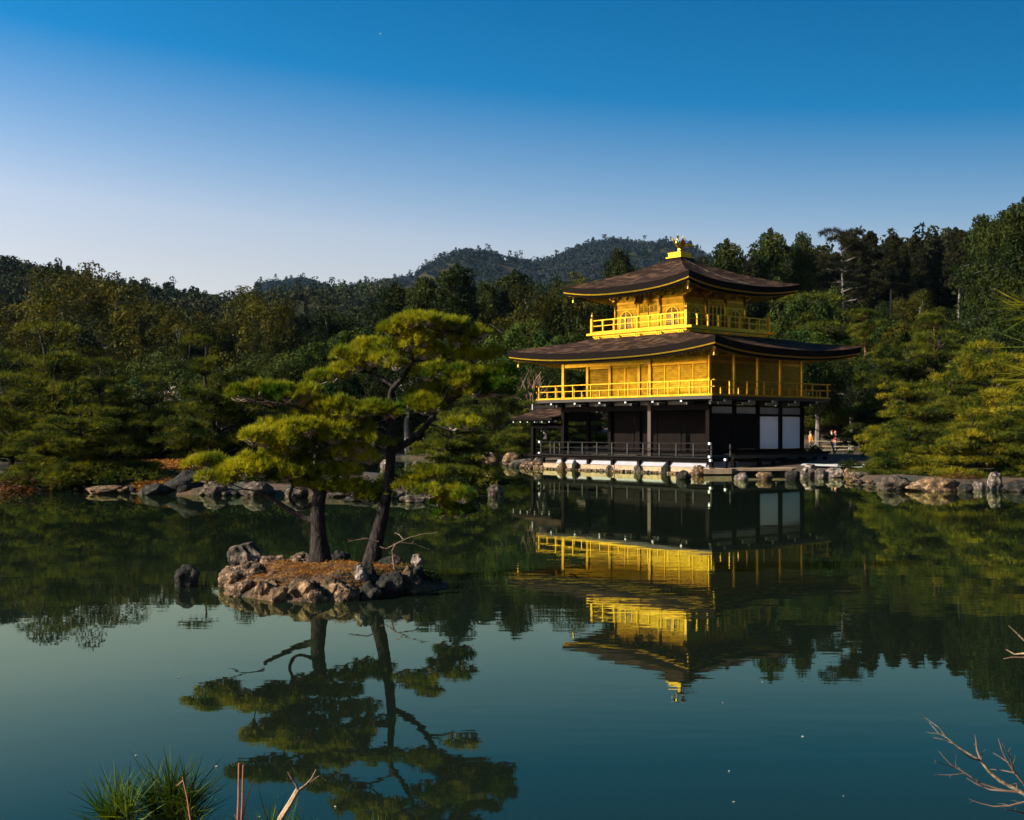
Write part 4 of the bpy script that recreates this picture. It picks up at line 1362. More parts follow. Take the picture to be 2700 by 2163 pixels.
# ------------------------------------------------------------------ tree patterns
BL = [broadleaf(21, M['leaf_ochre']), broadleaf(22, M['leaf_ochre'], W=4.6, K=64), broadleaf(23, M['leaf_dark']), broadleaf(24, M['leaf_dark'], W=4.4, K=66, pts=.9), broadleaf(25, M['leaf_fresh'], W=5.0, K=60, leaf=.28)]
CE = [cedar(31, M['leaf_cedar']), cedar(32, M['leaf_cedar'], W=3.0, bare=.45), cedar(33, M['leaf_cedar'], W=2.3, bare=.5, per=52), cedar(34, M['leaf_dark'], H=15, W=3.4, bare=.12, per=70, leaf=.32, knobby=.5, dome=1, name='conifer_tree'),
      cedar(35, M['leaf_dark'], H=15, W=3.8, bare=.15, per=74, leaf=.32, knobby=.7, dome=1, name='conifer_tree')]
GP = [garden_pine(41, M['needle_mid']), garden_pine(42, M['needle_mid'], W=3.9, layers=7), garden_pine(43, M['needle_mid'], W=3.0, layers=6, lean=.6), garden_pine(44, M['needle_gold'], W=3.8, layers=6, n_t=170), garden_pine(45, M['needle_gold'], W=3.3, layers=7, n_t=160)]
GP.append(garden_pine(46, M['needle_mid'], H=4.0, W=3.0, layers=6, low=.07, n_t=150))
GP.append(garden_pine(47, M['needle_gold'], H=4.0, W=3.0, layers=6, low=.07, n_t=150))
RP = [red_pine(51, M['needle_mid']), red_pine(52, M['needle_mid'], W=2.6, bare=.6), red_pine(53, M['leaf_cedar'], W=3.2, bare=.60, bark='grey_bark')]
BT = [bare_tree(61), bare_tree(62, mat='twig')]
BU = [broadleaf(26, M['leaf_dark'], H=4.0, W=2.6, K=40, per=130, leaf=.22, trunk_h=-.25, name='bush'), broadleaf(27, M['leaf_fresh'], H=4.0, W=2.4, K=36, per=130, leaf=.22, trunk_h=-.25, name='bush')]
SH = [shrub(71, M['leaf_fresh']), shrub(72, M['leaf_dark'], W=1.1), shrub(73, M['leaf_rust'], H=.8, W=1.2, leaf=.06, per=130)]

# ------------------------------------------------------------------ left: far shore wood
G1 = 'evergreen trees along the far left shore'
for k, x, t, Y, w, lab in (
    (0, 168, 556, 112, 1.06, 'largest ochre domed evergreen, its top the highest point of the left wood'),
    (1, 40, 640, 108, 1.15, 'broad ochre evergreen at the left edge below the wooded hill'),
    (0, 95, 690, 103, 1.0, 'low ochre evergreen in front of the largest domed tree'),
    (3, 250, 640, 120, 1.0, 'dark evergreen close against the right flank of the largest domed tree'),
    (1, 312, 618, 122, .95, 'rust tinged evergreen crown between the two ochre domes at left'),
    (1, 385, 624, 111, .85, 'narrow ochre evergreen right of the rust tinged crown'),
    (3, 452, 648, 118, 1.0, 'dark evergreen filling the gap below the dip in the skyline'),
    (0, 540, 606, 114, .9, 'ochre evergreen under the lowest dip of the skyline'),
    (2, 615, 640, 116, 1.0, 'dark rounded evergreen right of the ochre tree under the skyline dip'),
    (3, 690, 636, 118, 1.0, 'dark evergreen directly above the left side of the islet pine'),
    (2, 755, 616, 120, .95, 'dark evergreen whose top touches the low hill behind it'),
    (4, 660, 715, 101, 1.0, 'mid green bushy tree behind the left shoulder of the islet pine'),
    (2, 560, 720, 99, 1.1, 'blackish evergreen behind the far shore rocks at left centre'),
    (2, 330, 720, 101, 1.1, 'blackish evergreen behind the tall layered pines at left'),
    (2, 190, 730, 101, 1.1, 'blackish evergreen below the largest ochre dome'),
    (3, 20, 720, 100, 1.1, 'blackish evergreen behind the pines at the left edge'),
    (4, 740, 690, 103, .9, 'soft green tree left of the top pad of the islet pine'),
    (2, 450, 760, 97, 1.0, 'low dark evergreen between the layered pines on the left islet'),
):
    tree_px(BL[k], x, t, Y, lab, 'tree', G1, w)
G2 = 'dark conifers between the islet pine and the pavilion'
for k, x, t, Y, w, lab in (
    (3, 830, 596, 118, 1.0, 'dark conifer above the top pad of the islet pine, its left neighbour lower'),
    (4, 895, 590, 116, .9, 'dark knobby conifer right above the crown of the islet pine'),
    (3, 962, 556, 114, 1.0, 'tallest dark conifer left of the mountain foot'),
    (4, 1022, 600, 119, .8, 'dark conifer between the two tallest ones left of the pavilion'),
    (3, 1083, 568, 115, .85, 'tall narrow dark conifer left of the upper roof tip'),
    (4, 1305, 532, 112, .62, 'rounded dark conifer standing above the left slope of the upper roof'),
):
    tree_px(CE[k], x, t, Y, lab, 'tree', G2, w)
for k, x, t, Y, w, lab in (
    (0, 1150, 592, 108, .8, 'ochre evergreen just left of the upper roof tip'),
    (2, 1195, 585, 112, .9, 'dark evergreen behind the left tip of the upper roof'),
    (1, 1245, 566, 118, .7, 'rust ochre evergreen peeping over the left slope of the upper roof'),
    (3, 1375, 544, 114, .75, 'low dark evergreen left of the golden finial'),
    (2, 1430, 552, 116, .8, 'dark evergreen behind the golden finial'),
    (2, 1010, 690, 101, 1.0, 'dark evergreen behind the right side of the islet pine'),
    (4, 1110, 672, 98, .85, 'green leafy tree left of the third storey balcony'),
    (2, 930, 690, 103, 1.0, 'dark evergreen hidden behind the top of the islet pine'),
    (2, 860, 700, 99, 1.0, 'dark evergreen behind the trunk of the islet pine'),
    (4, 1190, 700, 96, .8, 'yellowish leafy tree beside the left corner of the third storey balcony'),
    (2, 1150, 740, 92, .9, 'dark evergreen above the left tip of the lower roof'),
    (4, 1240, 740, 93, .9, 'green tree seen through the open porch of the second storey'),
):
    tree_px(BL[k], x, t, Y, lab, 'tree', 'leafy trees behind the left half of the pavilion', w)
for x, t, Y, lab in ((880, 575, 205, 'leafless grey tree on the skyline left of the mountain'), (560, 590, 250, 'leafless tree on the skyline dip'), (300, 569, 250, 'leafless pinkish tree on the left skyline'), (140, 545, 255, 'leafless tree at the top of the left hill'), (660, 745, 84, 'reddish leafless tree behind the left pad of the islet pine'), (1265, 575, 120, 'leafless tree below the mountain, left of the upper roof'), (1130, 720, 90, 'small leafless sapling above the lower roof tip')):
    tree_px(BT[0 if x % 20 else 1], x, t, Y, lab, 'bare tree', 'leafless trees', 1.0)

# ------------------------------------------------------------------ right: cedar wood on the slope
G3 = 'tall cedars of the hillside wood'
cedars = [
    (3, 1530, 502, 116, .82, 'rounded dark conifer nearest the right side of the finial'),
    (3, 1622, 480, 118, .80, 'tall dark conifer above the right slope of the upper roof'),
    (4, 1690, 497, 120, .60, 'dark conifer with a leaning flat top above the right roof tip'),
    (0, 1735, 560, 126, 1.0, 'dark cedar half hidden left of the bare trunked pine'),
    (0, 1832, 486, 128, 1.15, 'pointed cedar just right of the bare trunked pine'),
    (1, 1880, 497, 130, 1.1, 'cedar second right of the bare trunked pine'),
    (0, 1925, 494, 129, 1.1, 'cedar in the middle of the right wood, left of the tallest spire'),
    (2, 1968, 496, 131, 1.3, 'cedar touching the left side of the pointed spire'),
    (0, 2012, 478, 128, 1.0, 'pointed spire of a cedar left of the knobby trees at the right edge'),
    (1, 2048, 490, 126, 1.1, 'cedar right of the pointed spire'),
    (1, 1790, 540, 138, 1.2, 'cedar deep in the wood behind the bare trunked pine'),
    (1, 1855, 520, 140, 1.2, 'cedar deep in the wood above the layered pines'),
    (0, 1905, 520, 142, 1.2, 'shaded cedar in the second row of the right wood'),
    (1, 1950, 515, 141, 1.2, 'shaded cedar behind the pale slim trunks'),
    (0, 1995, 515, 143, 1.2, 'shaded cedar behind the pointed spire'),
    (1, 2080, 500, 138, 1.2, 'shaded cedar behind the knobby trees at right'),
    (4, 2072, 462, 101, .72, 'knobby dark conifer with a flat top near the right edge'),
    (4, 2118, 452, 96, .75, 'knobby dark conifer between the flat topped one and the highest one'),
    (3, 2160, 412, 92, .85, 'highest dark conifer, cut by the right edge of the photo'),
    (4, 2215, 420, 90, .9, 'dark conifer beyond the right edge, its branches entering the photo'),
    (1, 1660, 560, 132, 1.1, 'cedar behind the right tip of the upper roof'),
    (1, 1590, 545, 130, 1.1, 'cedar filling the gap between the two tall conifers right of the finial'),
    (1, 1480, 548, 128, 1.1, 'low cedar right behind the golden finial'),
]
for k, x, t, Y, w, lab in cedars:
    tree_px(CE[k], x, t, Y, lab, 'tree', G3, w)
tree_px(RP[2], 1772, 482, 118, 'tall pine with a long bare pale trunk rising over the right wood', 'pine tree', 'tall pines on the slope', .9)
tree_px(RP[1], 1808, 640, 96, 'slim pine with level dead branches right of the third storey balcony', 'pine tree', 'tall pines on the slope', .95)
tree_px(RP[0], 1965, 655, 84, 'pine with an orange trunk and pale bare branches above the right shore pines', 'pine tree', 'tall pines on the slope', .95)
# slim bare trunks standing at the edge of the cedar wood
G4 = 'slim pale trunks at the edge of the cedar wood'
trunk_me = MB().tube([(0, 0, -.6), (.05, .02, 4), (-.04, .05, 8), (.06, 0, 13)], [.17, .15, .12, .05], 7).mesh('trunk', M['grey_bark'])
top_me = CE[1].crown
for x, y0, y1, Y, lab in ((1876, 600, 700, 124, 'pale slim trunk, leftmost at the wood edge'), (1938, 620, 710, 123, 'pale slim trunk second from the left at the wood edge'), (2020, 590, 740, 118, 'long pale trunk standing left of the thick reddish stump trunk'), (2062, 600, 730, 116, 'pale trunk right beside the thick reddish trunk'), (1900, 610, 700, 126, 'thin grey trunk between the first two pale trunks')):
    X = (x * D_ - CXP) / FPX * Y
    zb = hz(X, Y)
    root = empty('cedar_tree', (X, Y, zb - .2)); tag(root, lab, 'tree', G4)
    zt = CAM_H - (y0 * D_ - HORIZON) / FPX * Y
    t_ = link('trunk', trunk_me, root); t_.scale = (1, 1, (zt - zb + 2) / 13)
    c_ = link('crown', top_me, root); c_.scale = (.7, .7, .55); c_.location = (0, 0, (zt - zb) - .45 * 16 * .55)
root = empty('cedar_tree', ((2074 * D_ - CXP) / FPX * 100, 100, hz((2074 * D_ - CXP) / FPX * 100, 100) - .2))
tag(root, 'thick reddish trunk lit by the sun near the right edge of the wood', 'tree', G4)
t_ = link('trunk', MB().tube([(0, 0, 0), (.05, 0, 4), (0, .05, 9)], [.34, .28, .2], 9).mesh('trunk', M['red_bark'], True), root)
c_ = link('crown', CE[3].crown, root); c_.scale = (.7, .7, .6); c_.location = (0, 0, 5.5)

# ------------------------------------------------------------------ pines and leafy trees on the slope behind the pavilion
G5 = 'green trees on the slope right of the pavilion'
for kd, x, t, Y, w, lab in (
    (BL[4], 1700, 612, 104, .75, 'bright green tree below the right tip of the upper roof'),
    (BL[4], 1745, 600, 108, .6, 'fresh green rounded tree left of the bare trunked pine'),
    (BL[2], 1850, 620, 112, .8, 'dark green rounded tree under the pale trunks'),
    (BL[0], 1925, 610, 111, .7, 'olive tree under the middle of the cedar wood'),
    (BL[4], 1870, 675, 101, .8, 'rounded green tree on the slope above the layered pines'),
    (BL[1], 1915, 655, 100, .7, 'ochre tinted tree left of the orange trunked pine'),
    (BL[4], 1640, 690, 92, .9, 'green tree right behind the third storey balcony'),
    (BL[4], 1720, 690, 95, .9, 'green tree just right of the third storey balcony'),
    (BL[2], 1790, 720, 92, .9, 'dark green tree above the right tip of the lower roof'),
    (BL[2], 1700, 780, 104, .9, 'dark green tree behind the right wall of the second storey'),
    (BL[2], 1775, 790, 106, .9, 'dark tree right of the second storey railing'),
    (BL[2], 1860, 760, 100, .9, 'dark green tree between the lower roof tip and the orange trunked pine'),
    (BL[2], 2040, 640, 104, .8, 'dark leafy tree in front of the pale trunks at right'),
    (BL[4], 2110, 660, 92, .8, 'green tree behind the yellow pine at the right edge'),
    (BL[2], 1960, 760, 79, .8, 'dark bushy tree behind the layered pines of the right shore'),
    (BL[2], 2060, 720, 81, .8, 'dark bushy tree behind the yellow pine at right'),
    (BL[2], 1715, 850, 112, .9, 'shadowy tree behind the white paper screens'),
    (BL[2], 1800, 850, 112, .9, 'shadowy tree behind the two visitors'),
):
    tree_px(kd, x, t, Y, lab, 'tree', G5, w)
for kd, x, t, Y, w, lab in (
    (GP[1], 1690, 640, 106, 1.1, 'layered pine between the two roof tips at right'),
    (GP[0], 1765, 660, 104, 1.1, 'layered pine above the right tip of the lower roof'),
    (GP[2], 1880, 730, 78, 1.1, 'layered dark pine left of the orange trunk'),
    (GP[1], 1760, 760, 102, 1.2, 'layered dark pine right of the second storey balcony'),
    (GP[0], 1890, 820, 76, 1.0, 'layered dark pine behind the visitors'),
    (GP[2], 2010, 700, 76, 1.1, 'layered pine right of the orange trunk'),
):
    tree_px(kd, x, t, Y, lab, 'pine tree', 'layered pines on the slope right of the pavilion', w)

# ------------------------------------------------------------------ garden pines of the right shore
G6 = 'garden pines of the right shore'
for kd, x, t, Y, w, lab in (
    (GP[4], 1905, 796, 58, .92, 'layered green pine on the right shore nearest the pavilion'),
    (GP[1], 1950, 830, 56, 1.0, 'layered pine with a forked dark trunk behind the right shore boulders'),
    (GP[6], 2040, 872, 50.5, 1.15, 'low yellow green pine spreading over the brown boulder'),
    (GP[3], 2095, 706, 56, .85, 'tallest yellow green pine at the right edge of the shore'),
    (GP[4], 2165, 730, 53, 1.0, 'yellow green pine cut by the right edge'),
    (GP[0], 1990, 800, 62, .95, 'layered green pine in the middle of the right shore group'),
    (GP[0], 2120, 850, 50, 1.0, 'dark green pine at the right edge above the white upright stone'),
    (GP[2], 1868, 900, 61, .85, 'low dark pine beside the white gravel strip'),
    (GP[5], 1900, 890, 54, 1.1, 'low dark pine over the pale boulders of the right shore'),
):
    tree_px(kd, x, t, Y, lab, 'garden pine', G6, w)

# ------------------------------------------------------------------ garden pines of the left islet and the bank left of the pavilion
G7 = 'garden pines of the left islet'
for kd, x, t, Y, w, lab in (
    (GP[1], 110, 700, 58, .92, 'tallest layered pine on the left islet, below the ochre dome'),
    (GP[5], 190, 862, 46.2, 1.25, 'low wide layered pine leaning over the left water edge'),
    (GP[2], 452, 716, 54, .85, 'layered pine with a thick dark trunk above the ochre clearing'),
    (GP[0], 320, 800, 57, .9, 'layered pine between the low wide pine and the thick trunked one'),
    (GP[1], 20, 800, 52, 1.0, 'layered pine at the left edge of the islet'),
    (GP[2], 235, 760, 56, .9, 'layered pine in the second row of the left islet'),
    (GP[5], 95, 896, 46.8, 1.1, 'low pine above the grey boulder at the left edge'),
    (GP[5], 960, 872, 45.0, 1.1, 'dark low pine at the right end of the islet, behind the two islet trunks'),
    (GP[2], 405, 868, 55.5, .9, 'small dark pine beside the ochre clearing'),
    (GP[1], 575, 870, 55, .9, 'dark pine behind the left crown of the islet pines'),
):
    tree_px(kd, x, t, Y, lab, 'garden pine', G7, w)
for kd, x, t, Y, w, lab in (
    (GP[1], 1045, 800, 86, 1.0, 'layered pine on the bank left of the fishing porch'),
    (GP[2], 1100, 846, 83.5, .9, 'layered green pine touching the fishing porch roof'),
    (GP[0], 985, 830, 92, 1.1, 'layered pine on the far bank behind the islet trunks'),
    (GP[1], 880, 850, 104, 1.0, 'dark pine on the far bank left of the islet trunk'),
    (GP[0], 700, 860, 107, 1.1, 'dark pine on the far bank behind the left islet crown'),
    (GP[2], 1200, 850, 90, 1.0, 'green pine seen through the ground floor porch'),
    (GP[0], 1260, 850, 92, 1.0, 'green pine behind the ground floor of the pavilion'),
    (GP[0], 1010, 900, 84.5, .9, 'low pine over the ochre rocks left of the fishing porch'),
):
    tree_px(kd, x, t, Y, lab, 'garden pine', 'garden pines of the bank left of the pavilion', w)

# ------------------------------------------------------------------ shrubs
for kd, x, t, Y, w, lab in (
    (SH[2], 8, 978, 46, 1.6, 'rust brown clipped shrub behind the grey boulder at the left edge'),
    (SH[2], 438, 946, 52, 1.3, 'rust brown clipped shrub at the foot of the thick dark trunk'),
    (SH[2], 2032, 988, 48.5, 1.7, 'rust brown mound of shrub right of the large brown boulder'),
    (SH[0], 2118, 958, 49.5, 1.0, 'bright green leafy shrub beside the white upright stone'),
    (SH[1], 1790, 958, 60.5, 1.1, 'dark leafy shrub between the white gravel and the pond stones'),
    (SH[1], 1840, 965, 59.5, .9, 'dark leafy shrub under the right shore pine'),
    (SH[0], 1712, 925, 79, 1.0, 'yellow green shrub behind the corner of the white screens'),
    (SH[1], 1735, 950, 76, 1.0, 'dark low shrub in front of the bamboo fence'),
    (SH[1], 2150, 985, 49, 1.1, 'dark shrub at the right edge of the shore'),
    (SH[1], 1955, 980, 50.5, 1.0, 'dark shrub behind the large brown boulder'),
    (SH[0], 1790, 940, 84, .6, 'yellow shrub at the foot of the bamboo fence'),
    (SH[1], 272, 962, 48.5, .8, 'dark shrub above the water left of the ochre clearing'),
    (SH[1], 150, 1003, 45.6, 1.0, 'dark shrub hanging over the left water edge'),
):
    tree_px(kd, x, t, Y, lab, 'shrub', None, w)

# ------------------------------------------------------------------ bushes under the trees of the far bank
_rb = random.Random(9)
marks = ['at the left edge', 'below the left edge pine', 'left of the tallest layered pine', 'behind the tallest layered pine', 'right of the tallest layered pine', 'behind the low wide pine', 'left of the ochre clearing', 'behind the ochre clearing', 'left of the thick dark trunk', 'behind the thick dark trunk', 'right of the thick dark trunk', 'behind the lowest left pad of the islet pine', 'under the left crown of the islet pine', 'left of the reddish leafless tree', 'below the reddish leafless tree', 'right of the reddish leafless tree', 'between the crowns of the two islet pines', 'just left of the leaning trunk', 'behind the leaning trunk', 'just right of the leaning trunk', 'above the pale rock in the water', 'behind the dark domed boulder', 'left of the fishing porch', 'behind the fishing porch', 'behind the open ground floor porch', "behind the pavilion's left half"]
for k in range(26):
    x = -20 + k * 50
    if 1140 < x < 1300: continue
    Y = 106 + _rb.uniform(-1, 4) if x < 980 else 92 + _rb.uniform(-2, 3)
    tree_px(BU[1 if k % 4 == 2 else 0], x + _rb.uniform(-12, 12), 862 + _rb.uniform(-26, 22), Y, ('greener bush' if k % 4 == 2 else 'dark bush') + ' of the far bank undergrowth ' + marks[k], 'bush', 'undergrowth of the far bank', 1.25)
for x, t, Y, lab in ((1690, 890, 104, 'dark bush behind the bamboo fence, beside the white screens'), (1740, 870, 108, 'dark bush behind the visitors'), (1800, 880, 108, 'dark bush right of the visitors'), (1880, 890, 76, 'dark bush behind the right shore pines'), (1990, 880, 74, 'dark bush in the shade between the right shore pines'), (2100, 870, 70, 'dark bush behind the low yellow pine at the right edge')):
    tree_px(BU[0], x, t, Y, lab, 'bush', 'bushes behind the right shore', 1.3)
for x, t, Y, lab in ((60, 880, 60, 'dark bush behind the pines at the left edge'), (170, 870, 60, 'dark bush under the tallest layered pine'), (270, 880, 61, 'dark bush between the left islet pines'), (520, 890, 60, 'dark bush right of the thick dark trunk'), (350, 890, 61, 'dark bush left of the thick dark trunk')):
    tree_px(BU[0], x, t, Y, lab, 'bush', 'bushes of the left islet', 1.2)


_rs2 = random.Random(12)
spots = ['beside the big grey boulder', 'just right of the big grey boulder', 'under the low wide pine, left side', 'under the low wide pine, right side', 'above the ochre topped ledge', 'left of the ochre clearing', 'right of the ochre clearing', 'behind the pale jagged boulders', 'between the jagged boulders and the forked branch', 'behind the pale pointed boulder', 'behind the thick trunk', 'between the two islet trunks', 'right of the leaning trunk', 'beside the dark domed boulder']
for k, x in enumerate((40, 90, 140, 215, 250, 268, 440, 500, 566, 620, 680, 745, 850, 930)):
    tree_px(SH[1 if k % 3 else 0], x, 985 + _rs2.uniform(-14, 10), shore_y((x * D_ - CXP) / FPX * 44) + 1.2 + _rs2.uniform(0, 1.4), ('dark' if k % 3 else 'green') + ' low shrub on the left islet ' + spots[k], 'shrub', 'low shrubs of the left islet', 1.5)
for k, x in enumerate((78, 112, 146, 182, 226, 252)):
    tree_px(SH[1], x + _rs2.uniform(-8, 8), 1002 + _rs2.uniform(-6, 8), shore_y((x * D_ - CXP) / FPX * 44.5) + .35 + .3 * (k % 2), 'dark leafy plant drooping over the left waterline ' + ('right of the big grey boulder', 'below the low pine at the left edge', 'left of the ochre topped ledge', 'above the ochre topped ledge, left', 'above the ochre topped ledge, right', 'below the ochre clearing, left', 'below the ochre clearing, right', 'beside the blackest boulder')[k], 'shrub', 'plants drooping over the left waterline', 1.7)
for k, (x, y) in enumerate(((1815, 975), (1850, 978), (1925, 985), (1985, 975), (2065, 985), (2100, 985))):
    tree_px(SH[1], x, y, 51.5 if x > 1860 else 61, 'dark low shrub of the right shore ' + ('left of the shaded boulder', 'behind the shaded boulder', 'left of the brown boulder', 'behind the middle of the brown boulder', 'above the small white stone', 'behind the white upright stone')[k], 'shrub', 'low shrubs of the right shore', 1.6)
# the wooded shores go on outside the picture
_ro = random.Random(31)
for k in range(14):
    a_ = k / 13
    x, y = 33 + 14 * a_ + _ro.uniform(-2, 2), 66 - 34 * a_ + _ro.uniform(-2, 2)
    kd = (BL[2], BL[3], CE[3], BL[2])[k % 4]
    s_ = _ro.uniform(.85, 1.15)
    plant(kd, (x, y, hz(x, y) - .2), s_, s_, _ro.uniform(0, 6), 'dark evergreen on the right bank beyond the right edge', 'tree', 'evergreens of the right bank outside the photo')

# the ochre clearing of the left islet: a drift of fallen needles
rs_ = np.random.RandomState(55)
n = 9000
xp, Yp_ = rs_.uniform(280, 430, n) * D_, rs_.uniform(43.2, 53.5, n)
P = np.stack([(xp - CXP) / FPX * Yp_, Yp_, np.zeros(n)], 1)
P[:, 2] = height(P[:, 0], P[:, 1]) + rs_.uniform(.01, .05, n)
V, F = leaf_quads(P, np.tile([0, 0, 1.0], (n, 1)), .30, .06, rs_, flat=.9)
tag(link('fallen_needles', np_mesh('fallen_needles', V, F, M['litter'])), kind='stuff')
# ------------------------------------------------------------------ stones
import bmesh
_ICO = {}
def ico(sub):
    if sub not in _ICO:
        b = bmesh.new()
        bmesh.ops.create_icosphere(b, subdivisions=sub, radius=1.0)
        b.verts.ensure_lookup_table()
        _ICO[sub] = (np.array([v.co[:] for v in b.verts]), [tuple(v.index for v in f.verts) for f in b.faces])
        b.free()
    return _ICO[sub]

def rock_mesh(name, size, seed, mat, sub=4, rough=.28, flat_top=0.0, ang=.6):
    """an irregular boulder: planes knocked off a sphere, then noise at three scales"""
    V, F = ico(sub)
    rs = np.random.RandomState(seed)
    P = V.copy()
    for k in range(9):
        n = unit(rs.normal(size=3)); d = rs.uniform(.62, .92)
        s = P @ n
        P -= np.outer(np.clip(s - d, 0, None) * ang, n)
    off = Vector(rs.uniform(-50, 50, 3))
    out_ = np.empty_like(P)
    for i, p in enumerate(P):
        v = Vector(p)
        a = noise.noise(v * 1.3 + off) * rough + noise.noise(v * 3.1 + off) * rough * .5 - abs(noise.noise(v * 6.0 + off)) * rough * .42
        out_[i] = p * (1 + a)
    if flat_top:
        out_[:, 2] = np.where(out_[:, 2] > flat_top, flat_top + (out_[:, 2] - flat_top) * .2, out_[:, 2])
    out_ *= np.array(size) * .5
    me = np_mesh(name, out_, np.array(F), mat, True)
    return me

def rock(x, y, z, size, seed, mat, label, group=None, rz=0, tilt=0, name='boulder', sub=4, cat='boulder', **k):
    o = link(name, rock_mesh(name, size, seed, M[mat], sub, **k))
    o.location = (x, y, z); o.rotation_euler = (0, tilt, rz)
    tag(o, label, cat, group)
    return o

def rock_px(x0, x1, ytop, ybot, seed, mat, label, group=None, Y=None, deep=.8, **k):
    """a boulder filling a box of the 2156 px view whose foot stands in the water (or at distance Y)"""
    Yd = water_Y(ybot * D_) if Y is None else Y
    w = (x1 - x0) * D_ / FPX * Yd
    zt = CAM_H - (ytop * D_ - HORIZON) / FPX * Yd
    zb = CAM_H - (ybot * D_ - HORIZON) / FPX * Yd
    h = zt - zb
    X = ((x0 + x1) / 2 * D_ - CXP) / FPX * Yd
    H_ = h * 1.45
    return rock(X, Yd + w * deep * .30, zt - H_ * .5 * .92, (w * 1.06, w * deep, H_), seed, mat, label, group, **k)

GR = 'boulders along the right shore'
for i, (x0, x1, yt, yb, m_, lab) in enumerate((
    (1686, 1720, 972, 1005, 'stone_pale', 'pale upright boulder at the right end of the stone landing'),
    (1716, 1745, 985, 1006, 'stone', 'small grey boulder right of the pale upright one'),
    (1738, 1778, 983, 1006, 'stone_pale', 'pale broad boulder in the middle of the row by the gravel'),
    (1776, 1798, 985, 1007, 'stone_warm', 'small ochre boulder in the row by the gravel'),
    (1796, 1838, 988, 1009, 'stone', 'grey brown boulder at the right end of the row by the gravel'),
    (1722, 1738, 996, 1008, 'stone_pale', 'small pale stone at the waterline below the row'),
    (1838, 1866, 986, 1008, 'stone_dark', 'dark boulder in shade left of the big rugged pair'),
    (1859, 1924, 999, 1033, 'stone', 'large rugged grey boulder on the right shore, left of the brown one'),
    (1926, 2024, 1004, 1035, 'stone_warm', 'largest smooth brown boulder lying low on the right shore'),
    (2050, 2076, 1010, 1032, 'stone_pale', 'small white stone between the brown boulder and the white upright stone'),
    (2081, 2114, 986, 1032, 'stone_pale', 'white upright stone near the right edge'),
    (2074, 2084, 1007, 1016, 'stone_pale', 'tiny pale stone touching the white upright stone'),
    (2120, 2180, 1012, 1036, 'stone_dark', 'dark mossy boulder at the right edge of the shore'),
    (2022, 2052, 1018, 1036, 'stone_dark', 'dark low stone right of the brown boulder'),
)):
    rock_px(x0, x1, yt + (yb - yt) * .10, yb, 100 + i, m_, lab, GR, sub=4 if x1 - x0 > 30 else 3, **(dict(flat_top=.78, rough=.2, ang=.9) if 'white upright' in lab and 'tiny' not in lab or 'pale upright' in lab else {}))
GL = 'boulders along the left islet'  # dark ones hold the shade of the overhanging pines in their colour
for i, (x0, x1, yt, yb, m_, lab) in enumerate((
    (-8, 74, 964, 1032, 'stone', 'big grey boulder at the left edge of the photo'),
    (78, 112, 1006, 1034, 'stone_dark', 'dark stone right of the big grey boulder'),
    (112, 176, 1012, 1038, 'stone_dark', 'dark low boulder under the low wide pine'),
    (176, 246, 1012, 1040, 'stone_warm', 'low ochre topped ledge under the low wide pine'),
    (250, 300, 1010, 1042, 'stone_dark', 'dark boulder at the foot of the ochre clearing'),
    (300, 345, 1000, 1043, 'stone_dark', 'dark stone below the ochre clearing, left of the blackest boulder'),
    (344, 424, 984, 1046, 'stone_dark', 'blackest tall boulder right of the ochre clearing'),
    (428, 470, 998, 1044, 'stone', 'grey boulder behind the lowest left pad of the islet pine'),
    (466, 520, 1000, 1044, 'stone_pale', 'pale jagged boulder behind the lowest left pad of the islet pine'),
    (516, 566, 1010, 1046, 'stone', 'grey brown jagged boulder left of the forked branch'),
    (560, 600, 1012, 1046, 'stone_warm', 'ochre boulder behind the forked branch'),
    (598, 642, 1004, 1050, 'stone', 'pointed boulder between the branch and the thick trunk'),
    (690, 724, 1024, 1052, 'stone', 'grey boulder just right of the thick trunk'),
    (724, 790, 1034, 1056, 'stone_dark', 'dark low boulder between the two islet trunks'),
    (816, 850, 1026, 1056, 'stone', 'grey boulder just right of the leaning trunk'),
    (846, 900, 1034, 1058, 'stone', 'grey low boulder further right of the leaning trunk'),
    (896, 952, 1036, 1060, 'stone_dark', 'dark low boulder at the right end of the islet'),
    (946, 1008, 1012, 1054, 'stone_dark', 'dark domed boulder with a lit crest at the islet tip'),
)):
    _q = random.Random(140 + i)
    rock_px(x0 - 3, x1 + 3, yt + (yb - yt) * _q.uniform(.15, .48), yb - (0 if i % 2 else 5), 140 + i, m_, lab, GL, deep=_q.uniform(.7, 1.3), rz=0, sub=4)
rock_px(1025, 1062, 1021, 1046, 170, 'stone', 'lone craggy rock out in the pond between the islet and the pavilion', None, name='rock', cat='rock')
rock_px(362, 418, 1188, 1237, 171, 'stone_dark', 'lone black rounded rock in the water left of the pine islet', None, name='rock', cat='rock')
rock_px(866, 888, 972, 998, 172, 'stone_pale', 'pale rock standing in the water behind the leaning trunk', None, name='rock', cat='rock')
rock_px(800, 838, 968, 988, 173, 'stone_pale', 'pale flat rock on the bank behind the leaning trunk', None, name='rock', cat='rock')
GB = 'boulders of the bank left of the pavilion'
